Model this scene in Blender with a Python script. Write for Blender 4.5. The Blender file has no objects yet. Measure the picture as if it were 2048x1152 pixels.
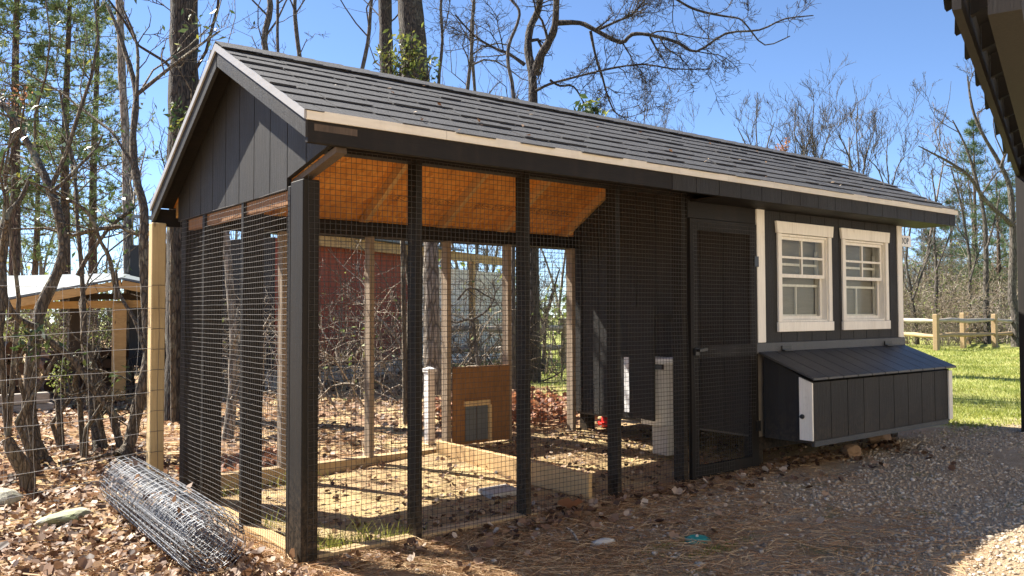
import bpy, math, random
import numpy as np
from mathutils import Matrix, Vector

rng = np.random.default_rng(7)
random.seed(7)
R = math.radians
scene = bpy.context.scene
col = scene.collection

# ------------------------------------------------------------------ camera
CAM = np.array([-1.7297, -3.9413, 1.2531]); FOC = 1676.77
YAW, PIT, ROL, SHY = .6588, .0353, -.0031, -9.27
_cp, _sp = math.cos(PIT), math.sin(PIT)
FWD = np.array([math.sin(YAW) * _cp, math.cos(YAW) * _cp, _sp])
_rt = np.array([math.cos(YAW), -math.sin(YAW), 0.0]); _up = np.cross(_rt, FWD)
RGT = _rt * math.cos(ROL) + _up * math.sin(ROL)
UPV = -_rt * math.sin(ROL) + _up * math.cos(ROL)
cam_data = bpy.data.cameras.new('camera'); cam = bpy.data.objects.new('camera', cam_data); col.objects.link(cam)
cam_data.sensor_width = 36; cam_data.lens = FOC / 2048 * 36; cam_data.shift_y = SHY / 2048
cam_data.clip_start = .05; cam_data.clip_end = 2000
m = Matrix.Identity(4)
for i in range(3):
    m[i][0], m[i][1], m[i][2], m[i][3] = RGT[i], UPV[i], -FWD[i], CAM[i]
cam.matrix_world = m
scene.camera = cam

# ------------------------------------------------------------------ sky, sun, exposure
SUN = np.array([-.30, .66, .78]); SUN /= np.linalg.norm(SUN)
world = bpy.data.worlds.new("World"); scene.world = world; world.use_nodes = True
wn = world.node_tree.nodes; wn.clear()
sky = wn.new('ShaderNodeTexSky'); sky.sky_type = 'NISHITA'; sky.sun_disc = False
sky.sun_elevation = math.asin(SUN[2]); sky.sun_rotation = math.atan2(SUN[0], SUN[1])
sky.air_density = .7; sky.dust_density = .1; sky.ozone_density = 4.8; sky.altitude = 700
bg = wn.new('ShaderNodeBackground'); bg.inputs['Strength'].default_value = .066
wo = wn.new('ShaderNodeOutputWorld')
world.node_tree.links.new(sky.outputs[0], bg.inputs[0]); world.node_tree.links.new(bg.outputs[0], wo.inputs[0])
sd = bpy.data.lights.new('sun', 'SUN'); sd.energy = 4.6; sd.angle = R(.5); sd.color = (1, .93, .82)
so = bpy.data.objects.new('sun', sd); col.objects.link(so)
so.rotation_euler = Vector(-SUN).to_track_quat('-Z', 'Y').to_euler(); so.location = (0, 0, 30)
vs = scene.view_settings
vs.view_transform = 'Standard'; vs.look = 'None'; vs.gamma = 1; vs.use_curve_mapping = False
vs.exposure = 1.9
scene.cycles.max_bounces = 8; scene.cycles.diffuse_bounces = 5; scene.cycles.transparent_max_bounces = 8

# ------------------------------------------------------------------ helpers
def at(px, py, depth):
    """a point of the place seen at (px, py) of the 2048 px photograph, depth metres in front of the camera"""
    return CAM + (FWD + RGT * (px - 1024) / FOC + UPV * (576 + SHY - py) / FOC) * depth

def nrm(v):
    v = np.asarray(v, float); return v / (np.linalg.norm(v) + 1e-12)

def smooth(a, b, x):
    t = np.clip((x - a) / (b - a), 0, 1); return t * t * (3 - 2 * t)

_ph = rng.uniform(0, 6.28, 24)
def bumps(x, y):
    return (np.sin(x * 2.1 + _ph[0]) * np.sin(y * 2.6 + _ph[1]) * .5 + np.sin(x * 5.3 + y * 2.2 + _ph[2]) * .25
            + np.sin(y * 6.1 - x * 3.1 + _ph[3]) * .2 + np.sin(x * 13 + _ph[4]) * np.sin(y * 12 + _ph[5]) * .12)

def gz(x, y):
    """height of the ground"""
    x = np.asarray(x, float); y = np.asarray(y, float)
    z = .018 * np.clip(x, -1, 7) + .075 * smooth(.5, 2.0, y) * smooth(.2, 2.2, x) * (1 - smooth(8, 16, y))
    z = z + .016 * bumps(x, y) * (1 - .6 * smooth(-.1, .1, y) * smooth(2.2, 2.0, y) * smooth(0, .1, x))
    z = z + .12 * smooth(3, 9, y) * smooth(1.5, -1, x)
    z = z + .10 * smooth(-1.4, -2.2, y) * smooth(1.5, 2.8, x)
    d = np.hypot(x - 2, y)
    return z - smooth(36, 90, d) * 2.5

class MB:
    """collects shapes that make ONE mesh"""
    def __init__(s): s.v = []; s.f = []
    def add(s, V, F):
        o = len(s.v); s.v += [tuple(map(float, p)) for p in V]; s.f += [tuple(i + o for i in f) for f in F]; return s
    def box(s, a, b):
        (x0, y0, z0), (x1, y1, z1) = a, b
        return s.add([(x0, y0, z0), (x1, y0, z0), (x1, y1, z0), (x0, y1, z0), (x0, y0, z1), (x1, y0, z1), (x1, y1, z1), (x0, y1, z1)],
                     [(0, 3, 2, 1), (4, 5, 6, 7), (0, 1, 5, 4), (1, 2, 6, 5), (2, 3, 7, 6), (3, 0, 4, 7)])
    def bar(s, p, q, w, h, up=(0, 0, 1)):
        """rectangular bar from p to q, w wide, h high about its axis"""
        p = np.array(p, float); q = np.array(q, float); t = nrm(q - p)
        u = np.cross(t, up); u = nrm(u) if np.linalg.norm(u) > 1e-6 else np.array([1., 0, 0])
        v = np.cross(u, t); V = []
        for e in (p, q):
            for a, b in ((-1, -1), (1, -1), (1, 1), (-1, 1)): V.append(e + u * a * w / 2 + v * b * h / 2)
        return s.add(V, [(0, 1, 2, 3), (7, 6, 5, 4), (0, 4, 5, 1), (1, 5, 6, 2), (2, 6, 7, 3), (3, 7, 4, 0)])
    def prism(s, poly, d):
        """polygon (3-D points) pushed along d"""
        n = len(poly); P = np.array(poly, float); d = np.array(d, float)
        F = [tuple(range(n)), tuple(range(2 * n - 1, n - 1, -1))] + [(i, n + i, n + (i + 1) % n, (i + 1) % n) for i in range(n)]
        return s.add(np.vstack([P, P + d]), F)
    def cyl(s, p, q, r0, r1=None, k=10, cap=True):
        r1 = r0 if r1 is None else r1
        p = np.array(p, float); q = np.array(q, float); t = nrm(q - p)
        u = nrm(np.cross(t, (0, 0, 1) if abs(t[2]) < .9 else (1, 0, 0))); v = np.cross(t, u)
        V = [e + (u * math.cos(6.2832 * i / k) + v * math.sin(6.2832 * i / k)) * r for e, r in ((p, r0), (q, r1)) for i in range(k)]
        F = [(i, (i + 1) % k, k + (i + 1) % k, k + i) for i in range(k)]
        if cap: F += [tuple(range(k - 1, -1, -1)), tuple(range(k, 2 * k))]
        return s.add(V, F)
    def lathe(s, c, prof, k=16):
        c = np.array(c, float); V = []; F = []
        for r, z in prof:
            for i in range(k): V.append(c + (r * math.cos(6.2832 * i / k), r * math.sin(6.2832 * i / k), z))
        for j in range(len(prof) - 1):
            for i in range(k): F.append((j * k + i, j * k + (i + 1) % k, (j + 1) * k + (i + 1) % k, (j + 1) * k + i))
        return s.add(V, F)
    def mesh(s, name, o=(0, 0, 0)):
        me = bpy.data.meshes.new(name); o = np.array(o, float)
        me.from_pydata([tuple(np.array(p) - o) for p in s.v], [], s.f); me.update(); return me

ORIG = {}
def link(name, me, mat, parent=None, loc=None, bevel=0, sm=False):
    o = bpy.data.objects.new(name, me); col.objects.link(o)
    if mat is not None and not me.materials: me.materials.append(mat)
    if parent is not None: o.parent = parent
    if loc is not None: o.location = loc
    if bevel:
        b = o.modifiers.new('bevel', 'BEVEL'); b.width = bevel; b.segments = 1; b.limit_method = 'ANGLE'
    if sm: me.polygons.foreach_set('use_smooth', np.ones(len(me.polygons), bool))
    return o

def obj(name, mb, mat, parent=None, bevel=0, sm=False, label=None, kind=None):
    """a mesh in world coordinates, stored relative to its thing's origin"""
    org = ORIG.get(parent.name, np.zeros(3)) if parent else np.zeros(3)
    o = link(name, mb.mesh(name, org), mat, parent, None, bevel, sm)
    ORIG[o.name] = org
    if label: o['label'] = label
    if kind: o['kind'] = kind
    return o

def thing(name, label, cat, loc=(0, 0, 0), group=None):
    o = bpy.data.objects.new(name, None); col.objects.link(o); o.location = loc
    o.empty_display_size = .1
    ORIG[o.name] = np.array(loc, float); tag(o, label, cat, group); return o

def tag(o, label, cat, group=None):
    o['label'] = label; o['category'] = cat
    if group: o['group'] = group
    return o

def mesh_np(name, V, F, mat, parent=None, rnd=None, sm=False, kind=None):
    org = ORIG.get(parent.name, np.zeros(3)) if parent else np.zeros(3)
    V = np.asarray(V, np.float32) - org.astype(np.float32); F = np.asarray(F, np.int32); k = F.shape[1]
    me = bpy.data.meshes.new(name)
    me.vertices.add(len(V)); me.vertices.foreach_set('co', V.ravel())
    me.loops.add(F.size); me.loops.foreach_set('vertex_index', F.ravel())
    me.polygons.add(len(F)); me.polygons.foreach_set('loop_start', np.arange(0, F.size, k, dtype=np.int32))
    if sm: me.polygons.foreach_set('use_smooth', np.ones(len(F), bool))
    me.update(calc_edges=True)
    if rnd is not None:
        a = me.attributes.new('rnd', 'FLOAT', 'POINT'); a.data.foreach_set('value', np.asarray(rnd, np.float32))
    o = link(name, me, mat, parent); ORIG[o.name] = org
    if kind: o['kind'] = kind
    return o

class Tubes:
    """collects polylines with radii and builds them as one tube mesh"""
    def __init__(s): s.b = {}
    def add(s, P, r, k=4):
        P = np.asarray(P, float); s.b.setdefault((len(P), k), []).append((P, np.asarray(r, float), random.random()))
    def arrays(s):
        VV, FF, RR, off = [], [], [], 0
        for (n, k), L in s.b.items():
            P = np.array([l[0] for l in L]); r = np.array([l[1] for l in L]); B = len(L)
            t = np.gradient(P, axis=1); t /= np.linalg.norm(t, axis=2, keepdims=True) + 1e-9
            tm = t.mean(1); ref = np.where(np.abs(tm[:, 2:3]) > .8, [[1., 0, 0]], [[0, 0, 1.]])
            u = np.cross(ref, tm); u /= np.linalg.norm(u, axis=1, keepdims=True) + 1e-9
            v = np.cross(t, u[:, None, :]); v /= np.linalg.norm(v, axis=2, keepdims=True) + 1e-9
            u2 = np.cross(v, t)
            a = np.arange(k) * 2 * math.pi / k
            ring = P[:, :, None, :] + r[:, :, None, None] * (u2[:, :, None, :] * np.cos(a)[None, None, :, None] + v[:, :, None, :] * np.sin(a)[None, None, :, None])
            i = np.arange(k); j = (i + 1) % k
            q = np.arange(n - 1)[:, None] * k
            f = np.stack([q + i, q + j, q + k + j, q + k + i], -1).reshape(-1, 4)
            F = (f[None] + (np.arange(B) * n * k)[:, None, None]).reshape(-1, 4) + off
            VV.append(ring.reshape(-1, 3)); FF.append(F); RR.append(np.repeat([l[2] for l in L], n * k)); off += B * n * k
        return np.concatenate(VV), np.concatenate(FF), np.concatenate(RR)
    def build(s, name, mat, parent=None, kind=None, sm=True):
        V, F, Rn = s.arrays(); return mesh_np(name, V, F, mat, parent, Rn, sm, kind)

# ------------------------------------------------------------------ materials
class NT:
    def __init__(s, name):
        s.m = bpy.data.materials.new(name); s.m.use_nodes = True; s.t = s.m.node_tree; s.n = s.t.nodes
        s.b = s.n['Principled BSDF']; s.pos = s.n.new('ShaderNodeNewGeometry').outputs['Position']
    def node(s, t, **kw):
        n = s.n.new(t)
        for k, v in kw.items():
            if k in n.inputs: s.set(n.inputs[k], v)
            else: setattr(n, k, v)
        return n
    def set(s, inp, v):
        if hasattr(v, 'is_output'): s.t.links.new(v, inp)
        else: inp.default_value = v
    def map(s, scale=(1, 1, 1), rot=(0, 0, 0)):
        n = s.node('ShaderNodeMapping'); s.set(n.inputs['Vector'], s.pos); n.inputs['Scale'].default_value = scale; n.inputs['Rotation'].default_value = rot
        return n.outputs[0]
    def noise(s, scale=5, detail=5, vec=None, rough=.6, dist=0):
        n = s.node('ShaderNodeTexNoise'); s.set(n.inputs['Vector'], vec if vec is not None else s.pos)
        n.inputs['Scale'].default_value = scale; n.inputs['Detail'].default_value = detail; n.inputs['Roughness'].default_value = rough; n.inputs['Distortion'].default_value = dist
        return n.outputs['Fac']
    def vor(s, scale=5, vec=None, feat='F1', out='Distance', rnd=1):
        n = s.node('ShaderNodeTexVoronoi'); n.feature = feat; s.set(n.inputs['Vector'], vec if vec is not None else s.pos); n.inputs['Scale'].default_value = scale; n.inputs['Randomness'].default_value = rnd
        return n.outputs[out]
    def ramp(s, fac, stops, interp='LINEAR'):
        n = s.node('ShaderNodeValToRGB'); s.set(n.inputs[0], fac); r = n.color_ramp; r.interpolation = interp
        while len(r.elements) < len(stops): r.elements.new(.5)
        for e, (p, c) in zip(r.elements, stops): e.position = p; e.color = (*c, 1) if len(c) == 3 else c
        return n.outputs[0]
    def val(s, fac, a, b, lo=0, hi=1):
        n = s.node('ShaderNodeMapRange'); s.set(n.inputs[0], fac); n.inputs[1].default_value = lo; n.inputs[2].default_value = hi; n.inputs[3].default_value = a; n.inputs[4].default_value = b
        return n.outputs[0]
    def mix(s, fac, a, b, mode='MIX'):
        n = s.node('ShaderNodeMix'); n.data_type = 'RGBA'; n.blend_type = mode
        s.set(n.inputs[0], fac)
        for i, v in ((6, a), (7, b)):
            if isinstance(v, tuple): v = (*v, 1) if len(v) == 3 else v
            s.set(n.inputs[i], v)
        return n.outputs[2]
    def math(s, op, a, b=0.0):
        n = s.node('ShaderNodeMath'); n.operation = op; s.set(n.inputs[0], a); s.set(n.inputs[1], b); return n.outputs[0]
    def attr(s, name='rnd'):
        n = s.node('ShaderNodeAttribute'); n.attribute_name = name; return n.outputs['Fac']
    def orand(s): return s.node('ShaderNodeObjectInfo').outputs['Random']
    def fin(s, color, rough=.7, bump=None, bs=.5, bd=.01, metal=0, spec=.5):
        s.set(s.b.inputs['Base Color'], color if not isinstance(color, tuple) else (*color, 1)); s.set(s.b.inputs['Roughness'], rough)
        s.set(s.b.inputs['Metallic'], metal); s.b.inputs['Specular IOR Level'].default_value = spec
        if bump is not None:
            n = s.node('ShaderNodeBump'); n.inputs['Strength'].default_value = bs; n.inputs['Distance'].default_value = bd; s.set(n.inputs['Height'], bump)
            s.t.links.new(n.outputs[0], s.b.inputs['Normal'])
        return s.m

def painted(name, base, grain=(40, 40, 2.5), rough=.55, wear=.25, bs=.5, dirt=(.3, .25, .19), spec=.18, mud=0):
    t = NT(name); v = t.map(grain)
    g = t.noise(2.2, 6, v, .65, .6); big = t.noise(2.3, 4); r = t.orand()
    a = tuple(c * .72 for c in base); b = tuple(min(1, c * 1.28) for c in base)
    c = t.mix(g, a, b); c = t.mix(t.val(r, 0, .35), c, b)
    spots = t.ramp(t.noise(9, 8, None, .75), [(.60, (0, 0, 0)), (.78, (1, 1, 1))])
    c = t.mix(t.math('MULTIPLY', spots, wear), c, dirt)
    if mud:  # splashed soil on the lowest boards
        zc = t.node('ShaderNodeSeparateXYZ', Vector=t.pos).outputs[2]
        sp = t.math('MULTIPLY', t.val(zc, 1, 0, .08, .55), t.ramp(t.noise(28, 6, None, .8), [(.42, (0, 0, 0)), (.68, (1, 1, 1))]))
        c = t.mix(t.math('MULTIPLY', sp, .55), c, (.17, .12, .075))
    streak = t.ramp(t.noise(1.4, 4, t.map((9, 9, .5)), .6), [(.52, (0, 0, 0)), (.72, (1, 1, 1))])
    c = t.mix(t.math('MULTIPLY', streak, wear * .5), c, dirt)
    h = t.math('ADD', g, t.math('MULTIPLY', t.noise(120, 3), .25))
    return t.fin(c, t.val(big, rough - .1, rough + .18), h, bs, .004, 0, spec)

def wood(name, c0, c1, grain=(30, 30, 2), knots=True, rough=.75, wet=0):
    t = NT(name); v = t.map(grain)
    g = t.noise(1.6, 7, v, .7, 1.2); c = t.mix(t.ramp(g, [(.3, (0, 0, 0)), (.72, (1, 1, 1))]), c0, c1)
    c = t.mix(t.val(t.orand(), 0, .3), c, tuple(x * .7 for x in c0))
    if knots:
        k = t.ramp(t.vor(5.5, t.map((1.6, 1.6, .55))), [(.035, (1, 1, 1)), (.10, (0, 0, 0))])
        c = t.mix(t.math('MULTIPLY', k, .85), c, (.07, .03, .012))
    st = t.ramp(t.noise(3, 5), [(.5, (0, 0, 0)), (.75, (1, 1, 1))])
    c = t.mix(t.math('MULTIPLY', st, .35), c, tuple(x * .5 for x in c0))
    return t.fin(c, rough, t.math('ADD', g, t.math('MULTIPLY', t.noise(90, 3), .2)), .4, .004)

M = {}
M['charcoal'] = painted('charcoal_paint', (.026, .025, .024), bs=1.3, wear=.28, dirt=(.085, .075, .06), mud=1)
M['charcoal_x'] = painted('charcoal_paint_lid', (.036, .035, .034), grain=(40, 2.5, 40), bs=.9, wear=.55, rough=.42, dirt=(.09, .08, .06), spec=.6)
M['black_trim'] = painted('black_brown_trim', (.0125, .0105, .0088), grain=(2.5, 40, 40), wear=.12, dirt=(.12, .08, .05))
M['stud'] = painted('dark_stud_paint', (.012, .0098, .0075), wear=.2, dirt=(.05, .038, .026), mud=1)
M['white'] = painted('white_trim_paint', (.78, .75, .67), grain=(30, 30, 3), wear=.4, dirt=(.38, .31, .22), bs=.25)
M['metal_trim'] = painted('white_metal_edge', (.66, .62, .52), grain=(2, 20, 20), wear=.3, dirt=(.35, .27, .18), rough=.4, bs=.1)
M['shaded_metal'] = painted('shaded_metal_edge', (.30, .30, .30), grain=(20, 2, 20), wear=.1, rough=.4, bs=.1)  # same white metal edge, with its skylit shade put into the grey
M['vinyl'] = painted('white_vinyl', (.80, .80, .78), wear=.1, rough=.35, bs=.1)
M['pine'] = wood('pale_pine', (.50, .33, .15), (.66, .47, .24))
M['pine_y'] = wood('pine_long', (.52, .33, .14), (.68, .47, .24), grain=(30, 2, 30))
M['pine_x'] = wood('pine_sill', (.42, .29, .15), (.58, .42, .22), grain=(2, 30, 30))
M['post_wood'] = wood('treated_post', (.52, .37, .17), (.70, .54, .28), grain=(34, 34, 1.6))
M['beam'] = wood('pavilion_beam', (.40, .23, .08), (.60, .38, .15), grain=(4, 4, 20))
M['rail'] = wood('split_rail', (.30, .20, .10), (.46, .33, .18), grain=(3, 3, 20))
M['grey_rail'] = wood('weathered_rail', (.25, .21, .16), (.52, .47, .40), grain=(3, 3, 20), knots=False)
M['ply'] = wood('brown_plywood', (.17, .075, .022), (.30, .14, .045), grain=(14, 14, 3))
M['rear_stud'] = wood('bare_stud_wood', (.20, .145, .095), (.36, .28, .20), knots=False)
M['rafter_wood'] = wood('amber_rafter', (.52, .28, .09), (.72, .44, .17), grain=(30, 2, 30))
M['brown_wood'] = wood('brown_cleat', (.05, .034, .022), (.11, .076, .05), knots=False)
M['bounce_boards'] = wood('bounce_wall_boards', (.42, .37, .30), (.64, .58, .48), knots=False)  # pale tone for the added wall that bounces light into the shade
M['dark_wood'] = wood('dark_barn_wood', (.009, .007, .0055), (.021, .016, .012), grain=(25, 25, 2), knots=False)

t = NT('osb_sheathing')
ch = t.vor(26, t.map((1, .45, 1)), 'F1', 'Color'); n1 = t.noise(3, 4)
c = t.ramp(ch, [(.0, (.52, .18, .025)), (.5, (.68, .27, .045)), (1, (.78, .36, .075))])
c = t.mix(t.math('MULTIPLY', t.ramp(n1, [(.45, (0, 0, 0)), (.7, (1, 1, 1))]), .35), c, (.26, .10, .025))
rows_ = t.math('SINE', t.math('MULTIPLY', t.math('ADD', t.node('ShaderNodeSeparateXYZ', Vector=t.pos).outputs[1], .02), 10.5))
ink = t.math('MULTIPLY', t.ramp(rows_, [(.90, (0, 0, 0)), (.94, (1, 1, 1))]), t.ramp(t.noise(3.2, 2, t.map((12, 34, 0))), [(.50, (0, 0, 0)), (.56, (1, 1, 1))]))
ink = t.math('MULTIPLY', ink, t.ramp(t.noise(1.6, 1, t.map((1, .2, 0))), [(.44, (0, 0, 0)), (.5, (1, 1, 1))]))
c = t.mix(t.math('MULTIPLY', ink, .8), c, (.09, .035, .012))
M['osb'] = t.fin(c, .75, ch, .3, .003)

t = NT('asphalt_shingle')
gran = t.noise(420, 2); blo = t.noise(1.1, 4); r = t.orand(); mott = t.noise(26, 5); patch = t.ramp(t.noise(.9, 5, None, .65), [(.40, (0, 0, 0)), (.62, (1, 1, 1))])
c = t.ramp(r, [(0, (.055, .055, .058)), (.3, (.092, .091, .089)), (.7, (.142, .134, .124)), (1, (.23, .21, .18))])
c = t.mix(t.math('MULTIPLY', patch, .5), c, (.065, .067, .072)); c = t.mix(t.val(gran, 0, 1, .55, .95), tuple([.045, .046, .05]), c)
c = t.mix(t.math('MULTIPLY', t.ramp(mott, [(.5, (0, 0, 0)), (.72, (1, 1, 1))]), .35), c, (.06, .058, .055))
M['shingle'] = t.fin(c, .85, t.math('ADD', gran, mott), .7, .006)

t = NT('galvanised_wire'); M['wire'] = t.fin(t.mix(t.noise(30, 3), (.06, .056, .052), (.14, .132, .125)), .5, metal=.3)
t = NT('dark_mesh_wire'); M['mesh'] = t.fin(t.mix(t.noise(8, 3), (.022, .020, .018), (.055, .05, .043)), .5, metal=.1)
t = NT('bright_wire'); M['bright_wire'] = t.fin(t.mix(t.attr(), (.05, .053, .06), (.27, .28, .30)), .45, metal=.4)
t = NT('fence_galvanised'); M['fence_wire'] = t.fin(t.mix(t.noise(30, 3), (.30, .30, .30), (.50, .50, .49)), .4, metal=.5)
t = NT('black_hardware'); M['black'] = t.fin((.012, .012, .012), .4)
t = NT('grey_flap'); M['flap'] = t.fin(t.mix(t.noise(5, 4), (.07, .08, .085), (.13, .14, .145)), .5)
t = NT('window_glass'); t.b.inputs['Transmission Weight'].default_value = 1; t.b.inputs['IOR'].default_value = 1.1
M['glass'] = t.fin((.92, .94, .92), .04)
t = NT('coop_inside'); M['inside'] = t.fin(t.mix(t.noise(7, 4), (.10, .085, .065), (.20, .17, .13)), .9)
t = NT('grey_blind'); M['blind'] = t.fin(t.mix(t.noise(6, 4, t.map((1, 1, 14))), (.20, .19, .165), (.30, .285, .25)), .8)
t = NT('teal_plastic'); M['teal'] = t.fin(t.mix(t.noise(40, 4), (.010, .20, .17), (.03, .32, .27)), .5)
t = NT('red_plastic'); M['red'] = t.fin((.55, .02, .012), .35)
t = NT('concrete')
M['concrete'] = t.fin(t.mix(t.noise(9, 8, None, .7), (.34, .32, .28), (.56, .53, .47)), .9, t.noise(60, 5), .4, .01)
t = NT('field_stone'); n = t.noise(7, 8, None, .7)
c = t.mix(n, (.20, .19, .14), (.50, .48, .38)); c = t.mix(t.ramp(t.noise(4, 4), [(.5, (0, 0, 0)), (.62, (1, 1, 1))]), c, (.27, .30, .16))
M['stone'] = t.fin(c, .9, n, .8, .02)
t = NT('brown_rock'); n = t.noise(9, 8, None, .7); M['rock'] = t.fin(t.mix(n, (.16, .10, .06), (.40, .27, .17)), .9, n, .8, .02)
t = NT('red_siding'); v = t.map((14, 14, 1.2))
c = t.mix(t.noise(2, 6, v), (.24, .045, .025), (.46, .115, .058)); c = t.mix(t.val(t.orand(), 0, .4), c, (.20, .045, .028)); M['red_wall'] = t.fin(c, .8, t.noise(2, 6, v), .4, .006)
t = NT('grey_boards'); v = t.map((14, 14, 1.2)); M['grey_wall'] = t.fin(t.mix(t.noise(2, 6, v), (.56, .55, .52), (.82, .80, .77)), .85, t.noise(2, 6, v), .4, .006)
t = NT('pale_metal_roof'); M['metal_roof'] = t.fin(t.mix(t.noise(2, 4), (.10, .125, .14), (.16, .19, .205)), .6, metal=.0)
t = NT('firewood'); n = t.noise(12, 6); M['firewood'] = t.fin(t.mix(t.val(t.orand(), 0, 1), t.mix(n, (.05, .025, .014), (.15, .075, .04)), t.mix(n, (.10, .055, .03), (.24, .14, .08))), .9, n, .7, .02)

def bark(name, c0, c1, lich=.25, lc=(.34, .35, .28), sc=(26, 26, 5), crack=.45):
    t = NT(name); v = t.map(sc); n = t.noise(1.3, 8, v, .7, .8); vo = t.vor(.9, v, 'DISTANCE_TO_EDGE')
    c = t.mix(t.ramp(n, [(.32, (0, 0, 0)), (.7, (1, 1, 1))]), c0, c1)
    c = t.mix(t.ramp(vo, [(.02, (1, 1, 1)), (.16, (0, 0, 0))]), c, tuple(x * crack for x in c0))
    l = t.ramp(t.noise(5, 7, None, .7), [(.54, (0, 0, 0)), (.66, (1, 1, 1))])
    c = t.mix(t.math('MULTIPLY', l, lich), c, lc)
    return t.fin(c, .92, t.math('ADD', n, t.math('MULTIPLY', t.ramp(vo, [(0, (0, 0, 0)), (.25, (1, 1, 1))]), .7)), .9, .025)
M['bark_oak'] = bark('oak_bark', (.030, .024, .019), (.125, .10, .078), .3, (.24, .24, .19), (38, 38, 6))
M['bark_laurel'] = bark('laurel_bark', (.085, .066, .045), (.26, .205, .14), .6, (.40, .40, .29), (40, 40, 9), .8)
M['bark_pale'] = bark('pale_bark', (.20, .16, .12), (.46, .40, .33), .3, (.5, .5, .44))
M['bark_grey'] = bark('grey_bark', (.055, .045, .037), (.175, .148, .122), .3, crack=.7)
M['bark_red'] = bark('pine_bark', (.06, .038, .028), (.21, .135, .095), .15)

def leafmat(name, stops, trans=.35, rough=.55):
    t = NT(name); c = t.ramp(t.attr(), stops)
    t.fin(c, rough)
    tr = t.node('ShaderNodeBsdfTranslucent'); t.t.links.new(c, tr.inputs[0])
    mx = t.node('ShaderNodeMixShader'); mx.inputs[0].default_value = trans
    t.t.links.new(t.b.outputs[0], mx.inputs[1]); t.t.links.new(tr.outputs[0], mx.inputs[2])
    t.t.links.new(mx.outputs[0], t.n['Material Output'].inputs[0]); return t.m
M['needles'] = leafmat('pine_needles_green', [(0, (.05, .085, .03)), (.5, (.12, .17, .06)), (1, (.24, .29, .12))], .45)
M['needles_far'] = leafmat('conifer_needles', [(0, (.03, .06, .025)), (.6, (.07, .12, .045)), (1, (.15, .20, .07))], .3)
M['laurel_leaf'] = leafmat('laurel_leaves', [(0, (.028, .055, .018)), (.55, (.06, .10, .03)), (.85, (.12, .17, .05)), (1, (.36, .36, .05))], .25, .46)
M['vine_leaf'] = leafmat('vine_leaves', [(0, (.05, .08, .02)), (.5, (.13, .17, .04)), (1, (.36, .36, .07))], .4, .4)
M['brush_leaf'] = leafmat('spring_leaves', [(0, (.10, .14, .03)), (.6, (.19, .24, .06)), (1, (.33, .34, .10))], .4)
M['orange_leaf'] = leafmat('orange_leaves', [(0, (.26, .10, .045)), (1, (.48, .25, .13))], .4)
M['grass'] = leafmat('grass_blades', [(0, (.15, .19, .03)), (.5, (.29, .32, .06)), (.85, (.42, .40, .11)), (1, (.56, .48, .22))], .4)
M['dead_leaf'] = leafmat('dead_leaves', [(0, (.045, .022, .013)), (.3, (.125, .066, .036)), (.6, (.27, .16, .095)), (.85, (.42, .29, .19)), (1, (.62, .51, .39))], .3, .6)
M['red_leaf'] = leafmat('rust_leaves', [(0, (.10, .035, .016)), (.5, (.30, .11, .05)), (1, (.48, .25, .13))], .35, .6)
M['straw'] = leafmat('pine_straw', [(0, (.19, .09, .036)), (.5, (.42, .24, .11)), (1, (.62, .45, .25))], .15, .7)
M['pebble'] = leafmat('gravel_stone', [(0, (.17, .12, .08)), (.35, (.33, .265, .19)), (.7, (.46, .39, .30)), (.93, (.57, .51, .43)), (1, (.70, .66, .59))], 0, .85)
M['twig'] = bark('dry_twigs', (.16, .115, .075), (.44, .36, .26), .1)
M['twig_pale'] = bark('brightened_twigs', (.36, .29, .21), (.66, .58, .48), .1)  # paler than the dry twigs: brightness of sunlit thickets put into the colour
M['haze_wood'] = bark('hazed_bark', (.18, .14, .115), (.38, .32, .27), .2)  # paler bark, distance haze put into its colour

# ground: one material; its soils meet along noisy edges
t = NT('ground_soil')
sep = t.node('ShaderNodeSeparateXYZ'); t.set(sep.inputs[0], t.pos); X, Y = sep.outputs[0], sep.outputs[1]
wob = t.val(t.noise(1.1, 6), -1.2, 1.2, .2, .8)
def band(a, lo, hi): return t.val(a, 0, 1, lo, hi)
lawn1 = t.math('MULTIPLY', band(t.math('ADD', X, t.math('MULTIPLY', wob, .35)), 6.5, 7.0), band(t.math('ADD', Y, t.math('MULTIPLY', wob, .25)), -.55, -.1))
lawn2 = t.math('MULTIPLY', band(t.math('ADD', t.math('SUBTRACT', X, t.math('MULTIPLY', Y, .5)), wob), 2.6, 3.6), band(Y, 3.4, 4.6))
lawn = t.math('MAXIMUM', lawn1, lawn2)
grav = t.math('MULTIPLY', band(t.math('ADD', t.math('SUBTRACT', X, Y), t.math('MULTIPLY', wob, .5)), 1.9, 3.6), band(Y, -.02, -.3))
run = t.math('MULTIPLY', t.math('MULTIPLY', band(X, .0, .25), band(Y, -.06, .2)), band(Y, 2.5, 2.0))
fine = t.noise(55, 8, None, .75); mid = t.noise(9, 7, None, .7); big = t.noise(1.7, 5)
litter = t.ramp(t.math('ADD', t.math('MULTIPLY', fine, .6), t.math('MULTIPLY', mid, .4)), [(.32, (.12, .06, .034)), (.5, (.32, .18, .10)), (.66, (.50, .34, .22))])
dirt = t.ramp(t.math('ADD', t.math('MULTIPLY', fine, .5), t.math('MULTIPLY', mid, .5)), [(.32, (.28, .185, .08)), (.5, (.53, .39, .18)), (.68, (.70, .56, .32))])
gcol = t.ramp(t.math('ADD', t.math('MULTIPLY', t.noise(160, 4), .7), t.math('MULTIPLY', mid, .3)), [(.35, (.20, .135, .07)), (.52, (.40, .29, .18)), (.68, (.58, .47, .33))])
straw = t.ramp(t.math('ADD', t.math('MULTIPLY', fine, .6), t.math('MULTIPLY', mid, .4)), [(.33, (.17, .10, .045)), (.52, (.40, .26, .13)), (.68, (.56, .42, .26))])
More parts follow.
